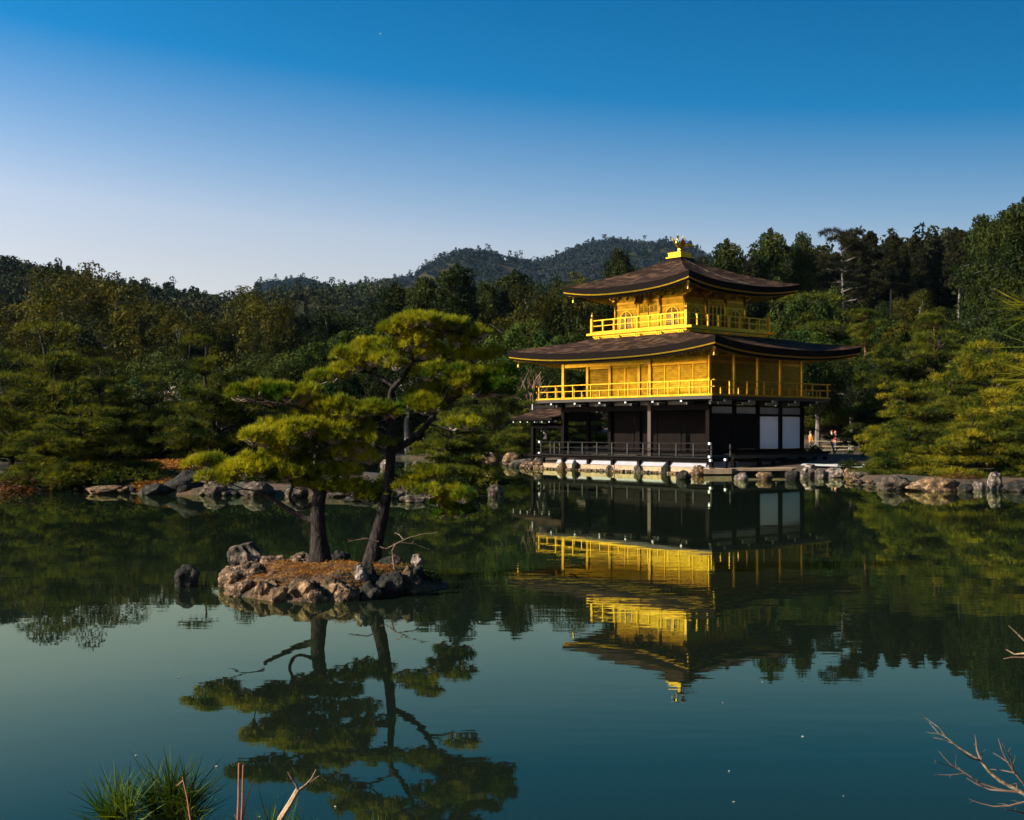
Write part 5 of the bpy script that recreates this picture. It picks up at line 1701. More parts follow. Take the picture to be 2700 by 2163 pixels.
for i, (x0, x1, yt, yb, m_, lab) in enumerate((
    (1010, 1050, 954, 979, 'stone_warm', 'ochre craggy boulder, leftmost on the bank left of the porch'),
    (1056, 1096, 954, 978, 'stone_warm', 'orange craggy boulder second on the bank left of the porch'),
    (1094, 1122, 966, 982, 'stone', 'mossy low stone at the foot of the fishing porch'),
    (1118, 1146, 966, 987, 'stone', 'grey stone under the left corner of the veranda'),
    (905, 950, 956, 974, 'stone_dark', 'dark stone on the far bank right of the leaning trunk'),
    (955, 1004, 958, 976, 'stone_dark', 'dark stone on the far bank left of the ochre boulders'),
    (490, 530, 948, 962, 'stone_pale', 'pale stone on the far bank under the islet pine'),
    (720, 770, 950, 964, 'stone', 'grey stone on the far bank above the low pad of the leaning pine'),
)):
    rock_px(x0, x1, yt, yb, 180 + i, m_, lab, GB, sub=3)

# ---- stone edge below the south front: dressed blocks on rough footing stones
rw = empty('retaining_wall', pav(-PW / 2, -2.0), PAV_R)
tag(rw, 'low pale stone retaining wall below the veranda, at the waterline', 'stone wall')
rr = random.Random(4)
x = -PW / 2 - .55
k = 0
while x < PW / 2 + .2:
    w = rr.uniform(1.1, 1.9)
    b = MB().box(0, w - .015, rr.uniform(-.03, .03), .45, .10, .36 + rr.uniform(-.02, .02))
    o = b.build('stone', M['slab'], rw); o.location = (x, 0, 0)
    x += w
x = -PW / 2 - 1.1
meshes = [rock_mesh('footing_stone', (.42, .34, .30), 300 + i, M['stone_warm' if i % 3 else 'stone'], 2) for i in range(6)]
while x < PW / 2 + .5:
    o = link('footing_stone', meshes[rr.randrange(6)], rw)
    s = rr.uniform(.55, 1.0)
    o.location = (x, rr.uniform(-.14, -.02), .03); o.scale = (s, s, s * .9); o.rotation_euler = (0, 0, rr.uniform(0, 6))
    x += .33 * s
for i in range(16):                                           # a rougher patch at the left end
    o = link('footing_stone', meshes[i % 6], rw)
    s = rr.uniform(.6, 1.0)
    o.location = (-PW / 2 - 1.2 + .2 * (i % 8), rr.uniform(-.12, .05), .14 + .17 * (i // 8)); o.scale = (s, s, s); o.rotation_euler = (0, 0, rr.uniform(0, 6))
terrace = MB().box(-PW / 2 - .6, PW / 2 + .8, .03, 2.2, -.2, .33).build('earth_fill', M['mortar'], rw)
GS = 'standing stones against the stone wall'
def wall_rock(xpx, w, h, seed, m_, lab):
    """boulder on the line just in front of the wall, found by its pixel column"""
    c, s = math.cos(PAV_R), math.sin(PAV_R)
    t = (xpx * D_ - CXP) / FPX
    ly = -2.12
    # X - t*Y = 0 along the wall line
    ax, bx = PAV_O.x - s * ly, c
    ay, by = PAV_O.y + c * ly, s
    lx = (t * ay - ax) / (bx - t * by)
    p = pav(lx, ly)
    rock(p.x, p.y, h * .28, (w, w * .8, h * 1.5), seed, m_, lab, GS, sub=4)
for i, (x, w, h, m_, lab) in enumerate((
    (1184, .62, .46, 'stone_warm', 'squarish ochre boulder at the left end of the stone wall'),
    (1212, .50, .56, 'stone_dark', 'tall dark stone leaning on the wall near its left end'),
    (1283, .46, .42, 'stone', 'brown stone against the left half of the wall'),
    (1344, .50, .48, 'stone', 'brown stone under the middle of the veranda'),
    (1402, .50, .60, 'stone_dark', 'tallest dark standing stone under the right half of the veranda'),
    (1470, .80, .52, 'stone_warm', 'large ochre boulder at the right end of the wall'),
)):
    wall_rock(x, w, h, 200 + i, m_, lab)
rock_px(1424, 1454, 991, 1010, 215, 'stone_dark', 'black stone in the water before the large ochre boulder', None, name='rock', cat='rock', sub=3)
# ---- landing of big slabs at the south-east corner
ld = empty('stone_landing', (0, 0, 0)); tag(ld, 'broad pale stone landing slab at the corner of the pavilion', 'landing')
def slab(pts, z0, z1, name):
    return MB().prism([(x, y, z0) for x, y in pts], (0, 0, z1 - z0)).build(name, M['slab'], ld)
slab([(10.05, 61.2), (11.55, 61.35), (12.6, 63.1), (10.6, 63.2)], .06, .33, 'slab')
slab([(11.6, 61.75), (14.9, 62.1), (15.9, 64.4), (12.65, 63.15)], .20, .32, 'bridge_slab')
slab([(10.6, 63.23), (12.6, 63.15), (15.9, 64.44), (17.2, 69), (12.6, 66.5)], .24, .325, 'paving_slab')
for i, (x0, x1, yt, yb, m_, lab) in enumerate((
    (1547, 1576, 994, 1012, 'stone_pale', 'pale stone in the water under the left end of the bridge slab'),
    (1596, 1628, 992, 1011, 'stone_warm', 'squarish ochre stone in the water under the bridge slab'),
    (1654, 1688, 990, 1011, 'stone_dark', 'dark stone in the water under the right end of the bridge slab'),
)):
    rock_px(x0, x1, yt, yb, 220 + i, m_, lab, 'stones carrying the bridge slab', sub=3, flat_top=.75)
# white gravel behind the row of boulders
gv = MB().poly([(15.6, 63.2, .46), (17.6, 59.4, .46), (22.5, 60.0, .56), (26, 64, .62), (24, 70, .66), (17.4, 69.0, .52)]).build('gravel_strip', mk('white_gravel', (0.42, 0.40, 0.38), (0.62, 0.60, 0.57), rough=.95, scale=30, bump=.6, bscale=60))
tag(gv, kind='structure')

_pb = random.Random(61)
peb = [rock_mesh('pebble', (1, .8, .62), 700 + i, M[('stone', 'stone_dark', 'stone_dark', 'stone_warm')[i % 4]], 2) for i in range(8)]
GP_ = 'small stones along the waterline'
_marks = {
    'of the left islet': [(0, 'near the big grey boulder'), (110, 'left of the low wide pine'), (180, 'below the low wide pine'), (250, 'below the ochre topped ledge'), (310, 'below the ochre clearing'), (380, 'by the blackest boulder'), (450, 'below the lowest pad of the islet pine'), (520, 'by the pale jagged boulders'), (580, 'by the forked branch'), (660, 'by the thick trunk'), (750, 'between the islet trunks'), (830, 'right of the leaning trunk'), (930, 'by the dark domed boulder')],
    'of the right shore': [(1690, 'by the stone landing'), (1750, 'below the gravel'), (1830, 'by the shaded boulder'), (1890, 'below the rugged pair'), (1970, 'before the brown boulder'), (2060, 'by the small white stone'), (2100, 'by the white upright stone'), (2150, 'at the right edge')],
    'left of the pavilion': [(900, 'on the far bank'), (980, 'behind the islet tip'), (1030, 'by the ochre boulder'), (1080, 'by the orange boulder'), (1130, 'at the fishing porch')]}
def pebbles(line, n, where, lo=.16, hi=.42):
    pts = [Vector((*p, 0)) for p in line]
    for k in range(n):
        t = _pb.random() * (len(pts) - 1); i = int(t)
        p = pts[i].lerp(pts[i + 1], t - i)
        s_ = _pb.uniform(lo, hi)
        q = _pb.randrange(8)
        o = link('stone', peb[q]); o.location = (p.x + _pb.uniform(-.25, .25), p.y + _pb.uniform(-.1, .8), s_ * .12 + _pb.uniform(0, .14))
        o.scale = (s_, s_, s_ * _pb.uniform(.7, 1.1)); o.rotation_euler = (_pb.uniform(-.3, .3), _pb.uniform(-.3, .3), _pb.uniform(0, 6.28))
        xd = (CXP + o.location.x / o.location.y * FPX) / D_
        mk_ = min(_marks[where], key=lambda m: abs(m[0] - xd))[1]
        size = 'tiny' if s_ < lo + (hi - lo) * .33 else 'small' if s_ < lo + (hi - lo) * .66 else 'fist shaped'
        tag(o, size + ' ' + ('grey', 'black', 'dark', 'ochre')[q % 4] + ' waterline stone ' + mk_, 'stone', GP_ + ' ' + where)
pebbles([(-20, 46.5), (-17.5, 45.9), (-15.5, 44.1), (-13, 42.5), (-9, 41.6), (-4, 40.9), (-1.9, 41.4)], 70, 'of the left islet')
pebbles([(15.6, 60.6), (17.0, 57.2), (14.9, 51), (15.5, 47.5), (19.5, 46.7), (22, 45.8)], 46, 'of the right shore')
pebbles([(1.0, 72.2), (-.2, 76), (-.4, 83), (-6, 94)], 30, 'left of the pavilion', .25, .6)
# ------------------------------------------------------------------ the small pine islet in front
IC = Vector((-2.72, 17.45, 0))
def islet_mound():
    vs, fs = [], []
    nr, na = 26, 72
    for i in range(nr + 1):
        r = i / nr * 1.12
        for k in range(na):
            a = 2 * PI * k / na
            ex = 1 + .10 * math.sin(3 * a + 1) + .07 * math.sin(5 * a + 2) + .04 * math.sin(9 * a)
            x, y = math.cos(a) * r * 1.58 * ex, math.sin(a) * r * 1.50 * ex
            n_ = noise.noise(Vector((x * 1.7, y * 1.7, 3))) * .11 + noise.noise(Vector((x * 5, y * 5, 9))) * .045 + noise.noise(Vector((x * 13, y * 13, 1))) * .02
            z = .30 * (1 - r ** 3.2) + n_ * (1.2 if r > .55 else .55) - (.35 * max(0, r - .95) / .17)
            vs.append((x, y, z))
    for i in range(nr):
        for k in range(na):
            k2 = (k + 1) % na
            fs.append((i * na + k, i * na + k2, (i + 1) * na + k2, (i + 1) * na + k))
    return MB().add(vs, fs)
mnd = islet_mound()
im = mnd.build('islet_ground', M['islet_soil'], None, True)
im.location = IC
tag(im, kind='structure')
def mound_z(X, Y):
    x, y = X - IC.x, Y - IC.y
    r = math.hypot(x / 1.58, y / 1.50)
    return .30 * (1 - min(r, 1) ** 3.2) + noise.noise(Vector((x * 1.7, y * 1.7, 3))) * .06

GI = 'rocks of the pine islet'
for i, (x0, x1, yt, yb, Y, m_, lab, kw) in enumerate((
    (478, 552, 1142, 1212, 18.7, 'stone', 'upright slanting brown boulder at the left end of the pine islet', dict(tilt=-.22, flat_top=.8)),
    (466, 560, 1188, 1246, 17.3, 'stone_isl', 'long sloping ledge at the left edge of the pine islet', {}),
    (540, 606, 1172, 1214, 18.3, 'stone_isl', 'craggy ledge between the upright boulder and the thick trunk', {}),
    (600, 668, 1170, 1205, 18.4, 'stone_isl', 'brown crusted ledge left of the thick trunk', {}),
    (524, 592, 1222, 1268, 16.2, 'stone_warm', 'ochre rounded rock at the front left of the islet waterline', {}),
    (592, 668, 1222, 1272, 16.0, 'stone_warm', 'broad ochre rock in the middle of the islet waterline', {}),
    (654, 736, 1216, 1270, 16.15, 'stone_warm', 'broad craggy ochre rock below the bed of fallen needles', {}),
    (730, 800, 1188, 1252, 16.6, 'stone_dark', 'dark grey knobbly rock in front of the leaning trunk', {}),
    (742, 776, 1192, 1222, 16.45, 'stone_pale', 'small pale rock at the foot of the leaning trunk', {}),
    (790, 850, 1206, 1260, 16.4, 'stone_dark', 'black rock at the right front of the islet', {}),
    (838, 894, 1196, 1246, 17.0, 'stone_dark', 'black rock at the right end of the islet', {}),
    (866, 892, 1166, 1190, 18.1, 'stone_pale', 'flat topped pale stone at the back right of the islet', {}),
    (800, 852, 1172, 1206, 18.0, 'stone_dark', 'dark rock behind the bare twiggy shrub', {}),
    (690, 738, 1160, 1190, 18.9, 'stone_dark', 'dark rock between the two trunks at the back of the islet', {}),
    (476, 532, 1224, 1262, 16.45, 'stone_isl', 'craggy brown rock at the left front of the islet waterline', {}),
    (560, 612, 1238, 1274, 15.95, 'stone_warm', 'small ochre rock between the two front ochre rocks', {}),
    (640, 690, 1240, 1276, 15.9, 'stone_isl', 'small rough rock at the very front of the islet waterline', {}),
    (700, 752, 1232, 1272, 16.0, 'stone_isl', 'rough brown rock at the front below the leaning trunk', {}),
    (752, 800, 1228, 1266, 16.15, 'stone_dark', 'dark rough rock at the front right of the islet waterline', {}),
    (556, 604, 1204, 1232, 16.9, 'stone_isl', 'half buried rough rock left of the bed of needles', {}),
    (690, 722, 1196, 1216, 17.3, 'stone_isl', 'half buried dark stone in the bed of needles', {}),
    (846, 872, 1196, 1226, 16.6, 'stone_isl', 'brown stone wedged between the two black rocks', {}),
)):
    kw = dict(kw)
    rock_px(x0, x1, yt, yb, 240 + i, m_, lab, GI, Y=Y, name='rock', cat='rock', sub=5 if x1 - x0 > 60 else 4, rough=.36, deep=.95, **kw)

# fallen needles lying on the soil
rs_ = np.random.RandomState(17)
n = 15000
a = rs_.rand(n) * 6.283; r = np.sqrt(rs_.rand(n)) * .93
X = IC.x + np.cos(a) * r * 1.5; Y = IC.y + np.sin(a) * r * 1.4
keep = (np.sin(X * 5.1) * np.sin(Y * 4.3 + 1) + rs_.rand(n) * 1.2 > -.1)
X, Y = X[keep], Y[keep]
_bv = np.array(mnd.v).reshape(-1, 3)
dg = np.array([_bv[np.argmin((_bv[:, 0] - (x - IC.x)) ** 2 + (_bv[:, 1] - (y - IC.y)) ** 2), 2] for x, y in zip(X, Y)])
P = np.stack([X, Y, dg + rs_.uniform(.004, .03, len(X))], 1)
V, F = leaf_quads(P, np.tile([0, 0, 1.0], (len(P), 1)), .085, .007, rs_, flat=.8)
tag(link('fallen_needles', np_mesh('fallen_needles', V, F, M['litter'])), kind='stuff')

# ---- the two pines of the islet, drawn branch by branch
def zp(x, y, Y=18.2):
    return at(500 + x / 2.008, 800 + y / 2.008, Y)
def hero_pine(name, label, trunk, tr, limbs, pads, seed, Yb):
    rnd = random.Random(seed); rs = np.random.RandomState(seed)
    base = zp(*trunk[0], Yb)
    root = empty(name, base); tag(root, label, 'pine tree')
    B = lambda p: Vector(p) - base
    tm = MB()
    def smooth(pts, sub=5):
        out_ = []
        for i in range(len(pts) - 1):
            p0, p1, p2, p3 = pts[max(i - 1, 0)], pts[i], pts[i + 1], pts[min(i + 2, len(pts) - 1)]
            for k in range(sub):
                t = k / sub
                out_.append(.5 * ((2 * p1) + (p2 - p0) * t + (2 * p0 - 5 * p1 + 4 * p2 - p3) * t * t + (3 * p1 - p0 - 3 * p2 + p3) * t ** 3))
        return out_ + [pts[-1]]
    pts = smooth([B(zp(x, y, Yb + (dy if len(p_) > 2 else 0))) for p_ in trunk for x, y, dy in [(p_ + (0,))[:3]]])
    rad = np.interp(np.linspace(0, 1, len(pts)), np.linspace(0, 1, len(tr)), tr)
    pts[0] = pts[0] + Vector((0, 0, -.12))
    tm.tube(pts, list(rad), 14)
    v = tm.v
    for i, p in enumerate(v):                                   # plated bark: uneven girth
        q = Vector(p)
        k = noise.noise(q * 9) * .012 + noise.noise(q * 22) * .010
        c_ = min(pts, key=lambda c: (c - q).length)
        v[i] = tuple(q + (q - c_).normalized() * k)
    part_t = tm.build('trunk', M['pine_bark'], root, True)
    br = MB()
    ends = []
    for pl, r0, r1 in limbs:
        n_ = len(pl)
        dy0 = rnd.uniform(-.5, .5)
        q = [B(zp(x, y, Yb + dy0 * (i / (n_ - 1)))) + Vector((0, 0, rnd.uniform(-.02, .02))) for i, (x, y) in enumerate(pl)]
        q = smooth(q, 4)
        br.tube(q, list(np.linspace(r0, r1, len(q))), 8)
        ends += q[len(q) // 2:]
    VV, FF, off = [], [], 0
    tw = MB()
    for x0, x1, y0, y1, dens in pads:
        dy = rnd.uniform(-.22, .22)
        c = B(zp((x0 + x1) / 2, (y0 + y1) / 2, Yb + dy))
        rx = (x1 - x0) / 2 / 2.008 / FPX * Yb
        rz_ = (y1 - y0) / 2 / 2.008 / FPX * Yb
        # several small pads make the big one, so that its outline stays uneven
        sub = max(4, int(rx / .10))
        for k in range(sub):
            f = (k + .5) / sub * 2 - 1
            cc = c + Vector((f * rx * .86, rs.uniform(-.5, .5) * rx * .8, (rs.uniform(-.75, .55) - .25 * f * f) * rz_))
            r3 = (rx * rs.uniform(.26, .40) + .07, rx * rs.uniform(.26, .42) + .07, rz_ * rs.uniform(.55, .95) + .07)
            n_t = int(dens * (350 * r3[0] * r3[2] * 4 + 23))
            P, dd = pad_points(cc, r3, n_t, rs, .25)
            vv, ff = tufts(P, dd * np.array([.8, .8, .5]), 26, .105, .0088, rs, spread=.42, up=.8)
            VV.append(vv); FF.append(ff + off); off += len(vv)
            e0 = min(ends, key=lambda e: (e - cc).length)
            mid = [e0, e0.lerp(cc, .5) + Vector((0, 0, -.04)), cc + Vector((0, 0, -r3[2] * .4))]
            br.tube(smooth(mid, 3), .009, 5)
            for w in range(20):
                e = Vector(P[rnd.randrange(n_t)])
                tw.tube(wiggle(mid[2] if w % 2 else mid[1].lerp(mid[2], .6), e, 3, .10, rnd), [.008, .007, .0055, .003], 4, False)
    br.build('branch', M['pine_bark'], root, True)
    tw.build('twig', M['pine_twig'], root, kind='stuff')
    link('crown', np_mesh('crown', np.concatenate(VV), np.concatenate(FF), M['needle_hero']), root)
    return root
hero_pine('pine_tree', 'tall leaning pine on the front islet with yellow green crown and long bare trunk',
    [(962, 1385), (985, 1270), (1022, 1110), (1050, 950), (1066, 800), (1068, 680), (1062, 580), (1066, 470), (1110, 412), (1160, 345), (1188, 265), (1225, 180)],
    [.17, .118, .095, .083, .072, .056, .048, .042, .040, .034, .026, .015],
    [([(1080, 775), (1180, 725), (1262, 640), (1325, 550), (1400, 505), (1500, 460)], .062, .016),
     ([(1262, 645), (1340, 660), (1420, 680)], .022, .008),
     ([(1066, 690), (960, 692), (860, 684)], .02, .008),
     ([(1062, 600), (1110, 556), (1150, 528), (1225, 505)], .026, .010),
     ([(1085, 445), (1000, 392), (900, 350), (760, 370)], .028, .009),
     ([(1062, 690), (880, 712), (760, 665), (600, 560), (430, 520)], .046, .012),
     ([(1165, 315), (1300, 300), (1420, 300), (1540, 285)], .022, .008),
     ([(1078, 905), (1180, 945), (1290, 1005), (1380, 1050)], .026, .008),
     ([(1050, 1010), (960, 1018), (860, 1020)], .016, .007),
     ([(1215, 190), (1130, 170), (1050, 140)], .014, .006), ([(1215, 190), (1330, 150), (1430, 160)], .014, .006),
     ([(1325, 555), (1390, 430), (1450, 380)], .022, .008)],
    [(1060, 1460, 55, 150, 1.0), (1015, 1290, 110, 235, .9), (1300, 1520, 130, 230, .6), (1460, 1570, 110, 190, .4),
     (760, 1125, 212, 310, 1.1), (630, 960, 290, 420, .9), (920, 1130, 290, 350, .5),
     (1415, 1650, 228, 305, .7), (1200, 1480, 325, 430, 1.0), (1420, 1715, 330, 440, 1.0), (1250, 1600, 420, 520, .9), (1170, 1330, 510, 600, .9), (1480, 1700, 430, 500, .5),
     (220, 480, 420, 560, 1.0), (420, 690, 405, 540, 1.0), (600, 900, 470, 600, .9), (640, 960, 580, 690, .9), (880, 1130, 510, 640, .9), (560, 700, 560, 620, .5),
     (1105, 1330, 880, 990, .9), (1215, 1500, 965, 1080, .8), (1310, 1490, 1050, 1130, .7), (780, 1050, 950, 1050, .9),
     (1190, 1480, 215, 320, .7), (1350, 1690, 375, 470, .9), (1140, 1390, 425, 545, .8), (1020, 1240, 160, 250, .6), (690, 960, 520, 620, .7), (1360, 1540, 620, 700, .35), (860, 1060, 690, 760, .35)], 401, 18.25)
hero_pine('pine_tree', 'shorter thick trunked pine on the islet in front with a forked limb reaching left',
    [(692, 1372), (684, 1240), (678, 1120), (684, 1040), (690, 1005), (640, 950), (570, 900)],
    [.20, .125, .112, .108, .095, .06, .04],
    [([(672, 1150), (560, 1115), (480, 1062), (395, 1010)], .055, .028),
     ([(650, 1062), (590, 1085), (555, 1075), (530, 1020), (545, 960), (500, 915)], .036, .018),
     ([(570, 905), (450, 855), (330, 835), (160, 850)], .034, .009),
     ([(690, 1010), (760, 935), (850, 830), (890, 770)], .036, .014),
     ([(640, 955), (570, 820), (500, 730)], .026, .010),
     ([(690, 1015), (660, 985), (650, 975)], .02, .01),
     ([(570, 905), (600, 820), (720, 760)], .02, .008),
     ([(395, 1010), (300, 985), (200, 1000)], .016, .005), ([(300, 985), (180, 940), (90, 895)], .010, .004)],
    [(300, 560, 645, 760, 1.0), (500, 840, 640, 760, .9), (280, 570, 750, 880, 1.1), (480, 640, 770, 870, .8), (5, 200, 815, 890, .9), (120, 350, 820, 930, 1.0),
     (590, 890, 840, 930, 1.1), (350, 620, 860, 960, .9), (575, 750, 945, 1015, .9), (770, 1000, 745, 840, .6), (60, 260, 900, 970, .35), (330, 760, 610, 710, .6), (250, 600, 840, 930, .6), (600, 830, 580, 680, .45), (420, 780, 700, 800, .5), (640, 880, 770, 850, .5)], 402, 18.1)
# roots and the bare twiggy shrub at the foot of the leaning pine
def bare_shrub(label, paths, Yb, mat='twig', name='bare_shrub', conv=zp, twigs=0, seed=1, dyv=.15, cat='bare shrub', group=None):
    rnd = random.Random(seed)
    base = conv(*paths[0][0][0], Yb)
    root = empty(name, base); tag(root, label, cat, group)
    for pl, r0, r1 in paths:
        dy = rnd.uniform(-dyv, dyv)
        q = [conv(x, y, Yb + dy * i / max(1, len(pl) - 1)) - base for i, (x, y) in enumerate(pl)]
        mb = MB().tube(q, list(np.linspace(r0, r1, len(q))), 6)
        for k in range(twigs):
            i = rnd.randrange(1, len(q)) if len(q) > 1 else 0
            p = q[i - 1].lerp(q[i], rnd.random())
            L_ = (q[-1] - q[0]).length * rnd.uniform(.06, .18)
            d = (q[i] - q[i - 1]).normalized() + Vector((rnd.uniform(-1, 1), rnd.uniform(-.6, .6), rnd.uniform(-.5, .9)))
            mb.tube(wiggle(p, p + d.normalized() * L_, 3, .07, rnd), [r1 * 1.1, r1 * .9, r1 * .6, r1 * .4], 4)
        mb.build('stem', M['twig_dark' if mat == 'twig_pale' and r0 < .0045 else mat], root)
    return root
bare_shrub('bare twiggy shrub spreading right of the leaning trunk on the islet', [([(1078, 1345), (1072, 1310), (1090, 1275), (1150, 1245), (1230, 1222), (1310, 1214)], .013, .003), ([(1090, 1275), (1040, 1300), (1010, 1290)], .008, .003),
    ([(1110, 1265), (1190, 1275), (1290, 1312)], .010, .003), ([(1130, 1250), (1110, 1225), (1085, 1215)], .008, .003), ([(1000, 1262), (940, 1245), (870, 1255), (835, 1265)], .010, .003), ([(1085, 1480), (1085, 1400), (1075, 1345)], .018, .014)], 17.4, 'twig_dark', twigs=12, seed=4)
# ------------------------------------------------------------------ bamboo fence and visitors right of the pavilion
fn = empty('bamboo_fence', at(2200, 1190, 86)); tag(fn, 'low bamboo rail fence behind the right end of the veranda', 'fence')
fo = Vector(fn.location)
for y0, y1, xa, xb in ((1163.5, 1165.5, 2135, 2252), (1177, 1178, 2140, 2250), (1187.5, 1186.5, 2160, 2250)):
    MB().tube([at(xa, y0, 86) - fo, at((xa + xb) / 2, (y0 + y1) / 2, 86) - fo, at(xb, y1, 86) - fo], .035, 6).build('rail', M['bamboo'], fn)
for x in (2137, 2166, 2195, 2224, 2250):
    p = at(x, 1192, 86.06) - fo
    MB().tube([p + Vector((0, 0, -.25)), p + Vector((0, 0, .86))], .04, 6).build('post', M['bamboo_dark'], fn)

def person(label, loc, height, facing, top, legs, hat=None, hair=(.03, .02, .015), arm=0.5, skin=(.55, .33, .22), bag=None):
    """one continuous skinned body, coloured by height; local +x is forward"""
    s = height / 1.70
    J = [(0, 0, .93), (0, 0, 1.12), (0, 0, 1.36), (.01, 0, 1.47), (.02, 0, 1.60), (.03, 0, 1.68),
         (0, .09, .88), (.03, .10, .50), (0, .10, .09), (.13, .11, .035),
         (0, -.09, .88), (-.03, -.10, .50), (-.07, -.10, .09), (.06, -.11, .035),
         (0, .19, 1.37), (.06, .24, 1.12), (.06 + .22 * arm, .20, 1.12 - .06 + .18 * arm), (.13 + .28 * arm, .18, 1.08 + .25 * arm),
         (0, -.19, 1.37), (.03, -.25, 1.12), (.10, -.23, .90), (.13, -.22, .82)]
    E_ = [(0, 1), (1, 2), (2, 3), (3, 4), (4, 5), (0, 6), (6, 7), (7, 8), (8, 9), (0, 10), (10, 11), (11, 12), (12, 13), (2, 14), (14, 15), (15, 16), (16, 17), (2, 18), (18, 19), (19, 20), (20, 21)]
    rad = [.155, .15, .165, .062, .098, .075, .10, .068, .05, .045, .10, .068, .05, .045, .075, .06, .048, .035, .075, .06, .048, .035]
    me = bpy.data.meshes.new('person')
    me.from_pydata([Vector(p) * s for p in J], E_, [])
    ob = bpy.data.objects.new('person', me); COL.objects.link(ob)
    sk = ob.modifiers.new('skin', 'SKIN')
    for i, v in enumerate(me.skin_vertices[0].data):
        v.radius = (rad[i] * s, rad[i] * s * (.82 if i < 3 else 1)); v.use_root = i == 0
    ss = ob.modifiers.new('sub', 'SUBSURF'); ss.levels = 2; ss.render_levels = 2
    bpy.context.view_layer.update()
    m2 = bpy.data.meshes.new_from_object(ob.evaluated_get(bpy.context.evaluated_depsgraph_get()))
    bpy.data.objects.remove(ob)
    m2.materials.clear()
    for c, nme in ((top, 'cloth'), (legs, 'trousers'), (skin, 'skin'), ((.03, .025, .02), 'shoes')):
        m2.materials.append(mk(nme, c, rough=.8))
    hands = [Vector(J[17]) * s, Vector(J[21]) * s]
    for p in m2.polygons:
        z = p.center.z / s
        p.material_index = 3 if z < .09 else 1 if z < .84 else 2 if z > 1.45 else 0
        if min((p.center - h).length for h in hands) < .075 * s: p.material_index = 2
        p.use_smooth = True
    o = link('person', m2); o.location = loc; o.rotation_euler = (0, 0, facing)
    tag(o, label, 'person')
    V, F = ico(3)
    hd = Vector((.025, 0, 1.63)) * s
    pts = [(hd.x - .012 * s + v[0] * .118 * s, hd.y + v[1] * .112 * s, hd.z + .02 * s + v[2] * .125 * s) for v in V]
    keep = [f for f in F if all(V[i][2] > -.15 or V[i][0] < -.25 for i in f) and not all(V[i][0] > .55 and V[i][2] < .45 for i in f)]
    MB().add(pts, keep).build('hat' if hat else 'hair', mk('hat_cloth' if hat else 'hair', hat or hair, rough=.9), o, True)
    nose = MB().tube([(hd.x + .105 * s, hd.y, hd.z + .015 * s), (hd.x + .135 * s, hd.y, hd.z - .015 * s)], [.012 * s, .016 * s], 6)
    nose.build('nose', mk('skin', skin, rough=.7), o)
    for q in (-1, 1):
        MB().lathe((hd.x + .10 * s, q * .036 * s, hd.z + .03 * s), [(0, -.01 * s), (.010 * s, 0), (0, .01 * s)], 6).build('eye', M['black'], o)
    if bag:
        MB().box(-.30 * s, -.15 * s, -.14 * s, .14 * s, 1.02 * s, 1.40 * s).build('backpack', mk('bag_cloth', bag, rough=.85), o)
    return o
def stand(x, yfoot, Y):
    p = at(x, yfoot, Y); p.z = hz(p.x, p.y); return p
p = at(2203, 1192, 88); person('person in a salmon pink jacket and cap, standing at the bamboo fence', (p.x, p.y, hz(p.x, p.y) - .01), 1.60, R(188), (.62, .13, .085), (.025, .035, .07), hat=(.55, .13, .10), arm=.6)
p = at(2194, 1191, 89); person('person in a khaki jacket with brown hair beside the pink jacketed visitor', (p.x, p.y, hz(p.x, p.y) - .01), 1.62, R(170), (.20, .19, .10), (.05, .05, .05), hair=(.11, .045, .02), arm=.9, bag=(.10, .09, .06))
p = at(2137, 1198, 90); person('person in an orange coat half hidden by shrubs beside the white screens', (p.x, p.y, hz(p.x, p.y) - .01), 1.62, R(20), (.46, .16, .03), (.06, .04, .03), hair=(.16, .07, .03), arm=1.0)
p = at(2265, 1197, 84); person('person in a white jacket half hidden behind the right shore pine', (p.x, p.y, hz(p.x, p.y) - .01), 1.60, R(185), (.66, .58, .52), (.03, .03, .04), arm=.4)
# small leafless tree standing before the visitors
b_ = at(2202, 1204, 80)
root = empty('bare_tree', b_); tag(root, 'thin crooked leafless tree in front of the visitors', 'bare tree')
PT = lambda x, y: at(x, y, 80) - b_
MB().tube([PT(2202, 1208), PT(2199, 1190), PT(2193, 1172), PT(2190, 1160), PT(2196, 1150), PT(2203, 1141)], [.075, .07, .06, .05, .035, .015], 7).build('trunk', M['grey_bark'], root)
MB().tube([PT(2191, 1162), PT(2184, 1163), PT(2176, 1159), PT(2168, 1154)], [.03, .025, .02, .01], 5).build('branch', M['grey_bark'], root)
MB().tube([PT(2200, 1195), PT(2206, 1186), PT(2211, 1181)], [.05, .035, .015], 5).build('branch', M['grey_bark'], root)
MB().tube([PT(2191, 1158), PT(2188, 1150), PT(2182, 1143)], [.03, .02, .01], 5).build('branch', M['grey_bark'], root)
# dark lidded bin and pale stone bench among the bushes at the right edge
bp_ = at(2671, 1216, 56); bp_.z = hz(bp_.x, bp_.y)
bn = empty('bin', bp_); tag(bn, 'dark round bin among the shrubs near the right edge', 'bin')
zt = (CAM_H - (1194 - HORIZON) / FPX * 56) - bp_.z
MB().tube([(0, 0, 0), (0, 0, zt * .5), (0, 0, zt)], [.17, .19, .20], 16).build('body', M['bin'], bn, True)
MB().tube([(0, 0, zt), (0, 0, zt + .04), (0, 0, zt + .08)], [.215, .215, .12], 16).build('lid', M['bin'], bn)
bb = at(2648, 1206, 57); bb.z = hz(bb.x, bb.y)
be = empty('bench', bb, R(6)); tag(be, 'pale stone bench left of the dark bin near the right edge', 'bench')
zt = max(.3, (CAM_H - (1199 - HORIZON) / FPX * 57) - bb.z)
MB().box(-.24, .24, -.18, .18, zt - .10, zt).build('seat', M['slab'], be)
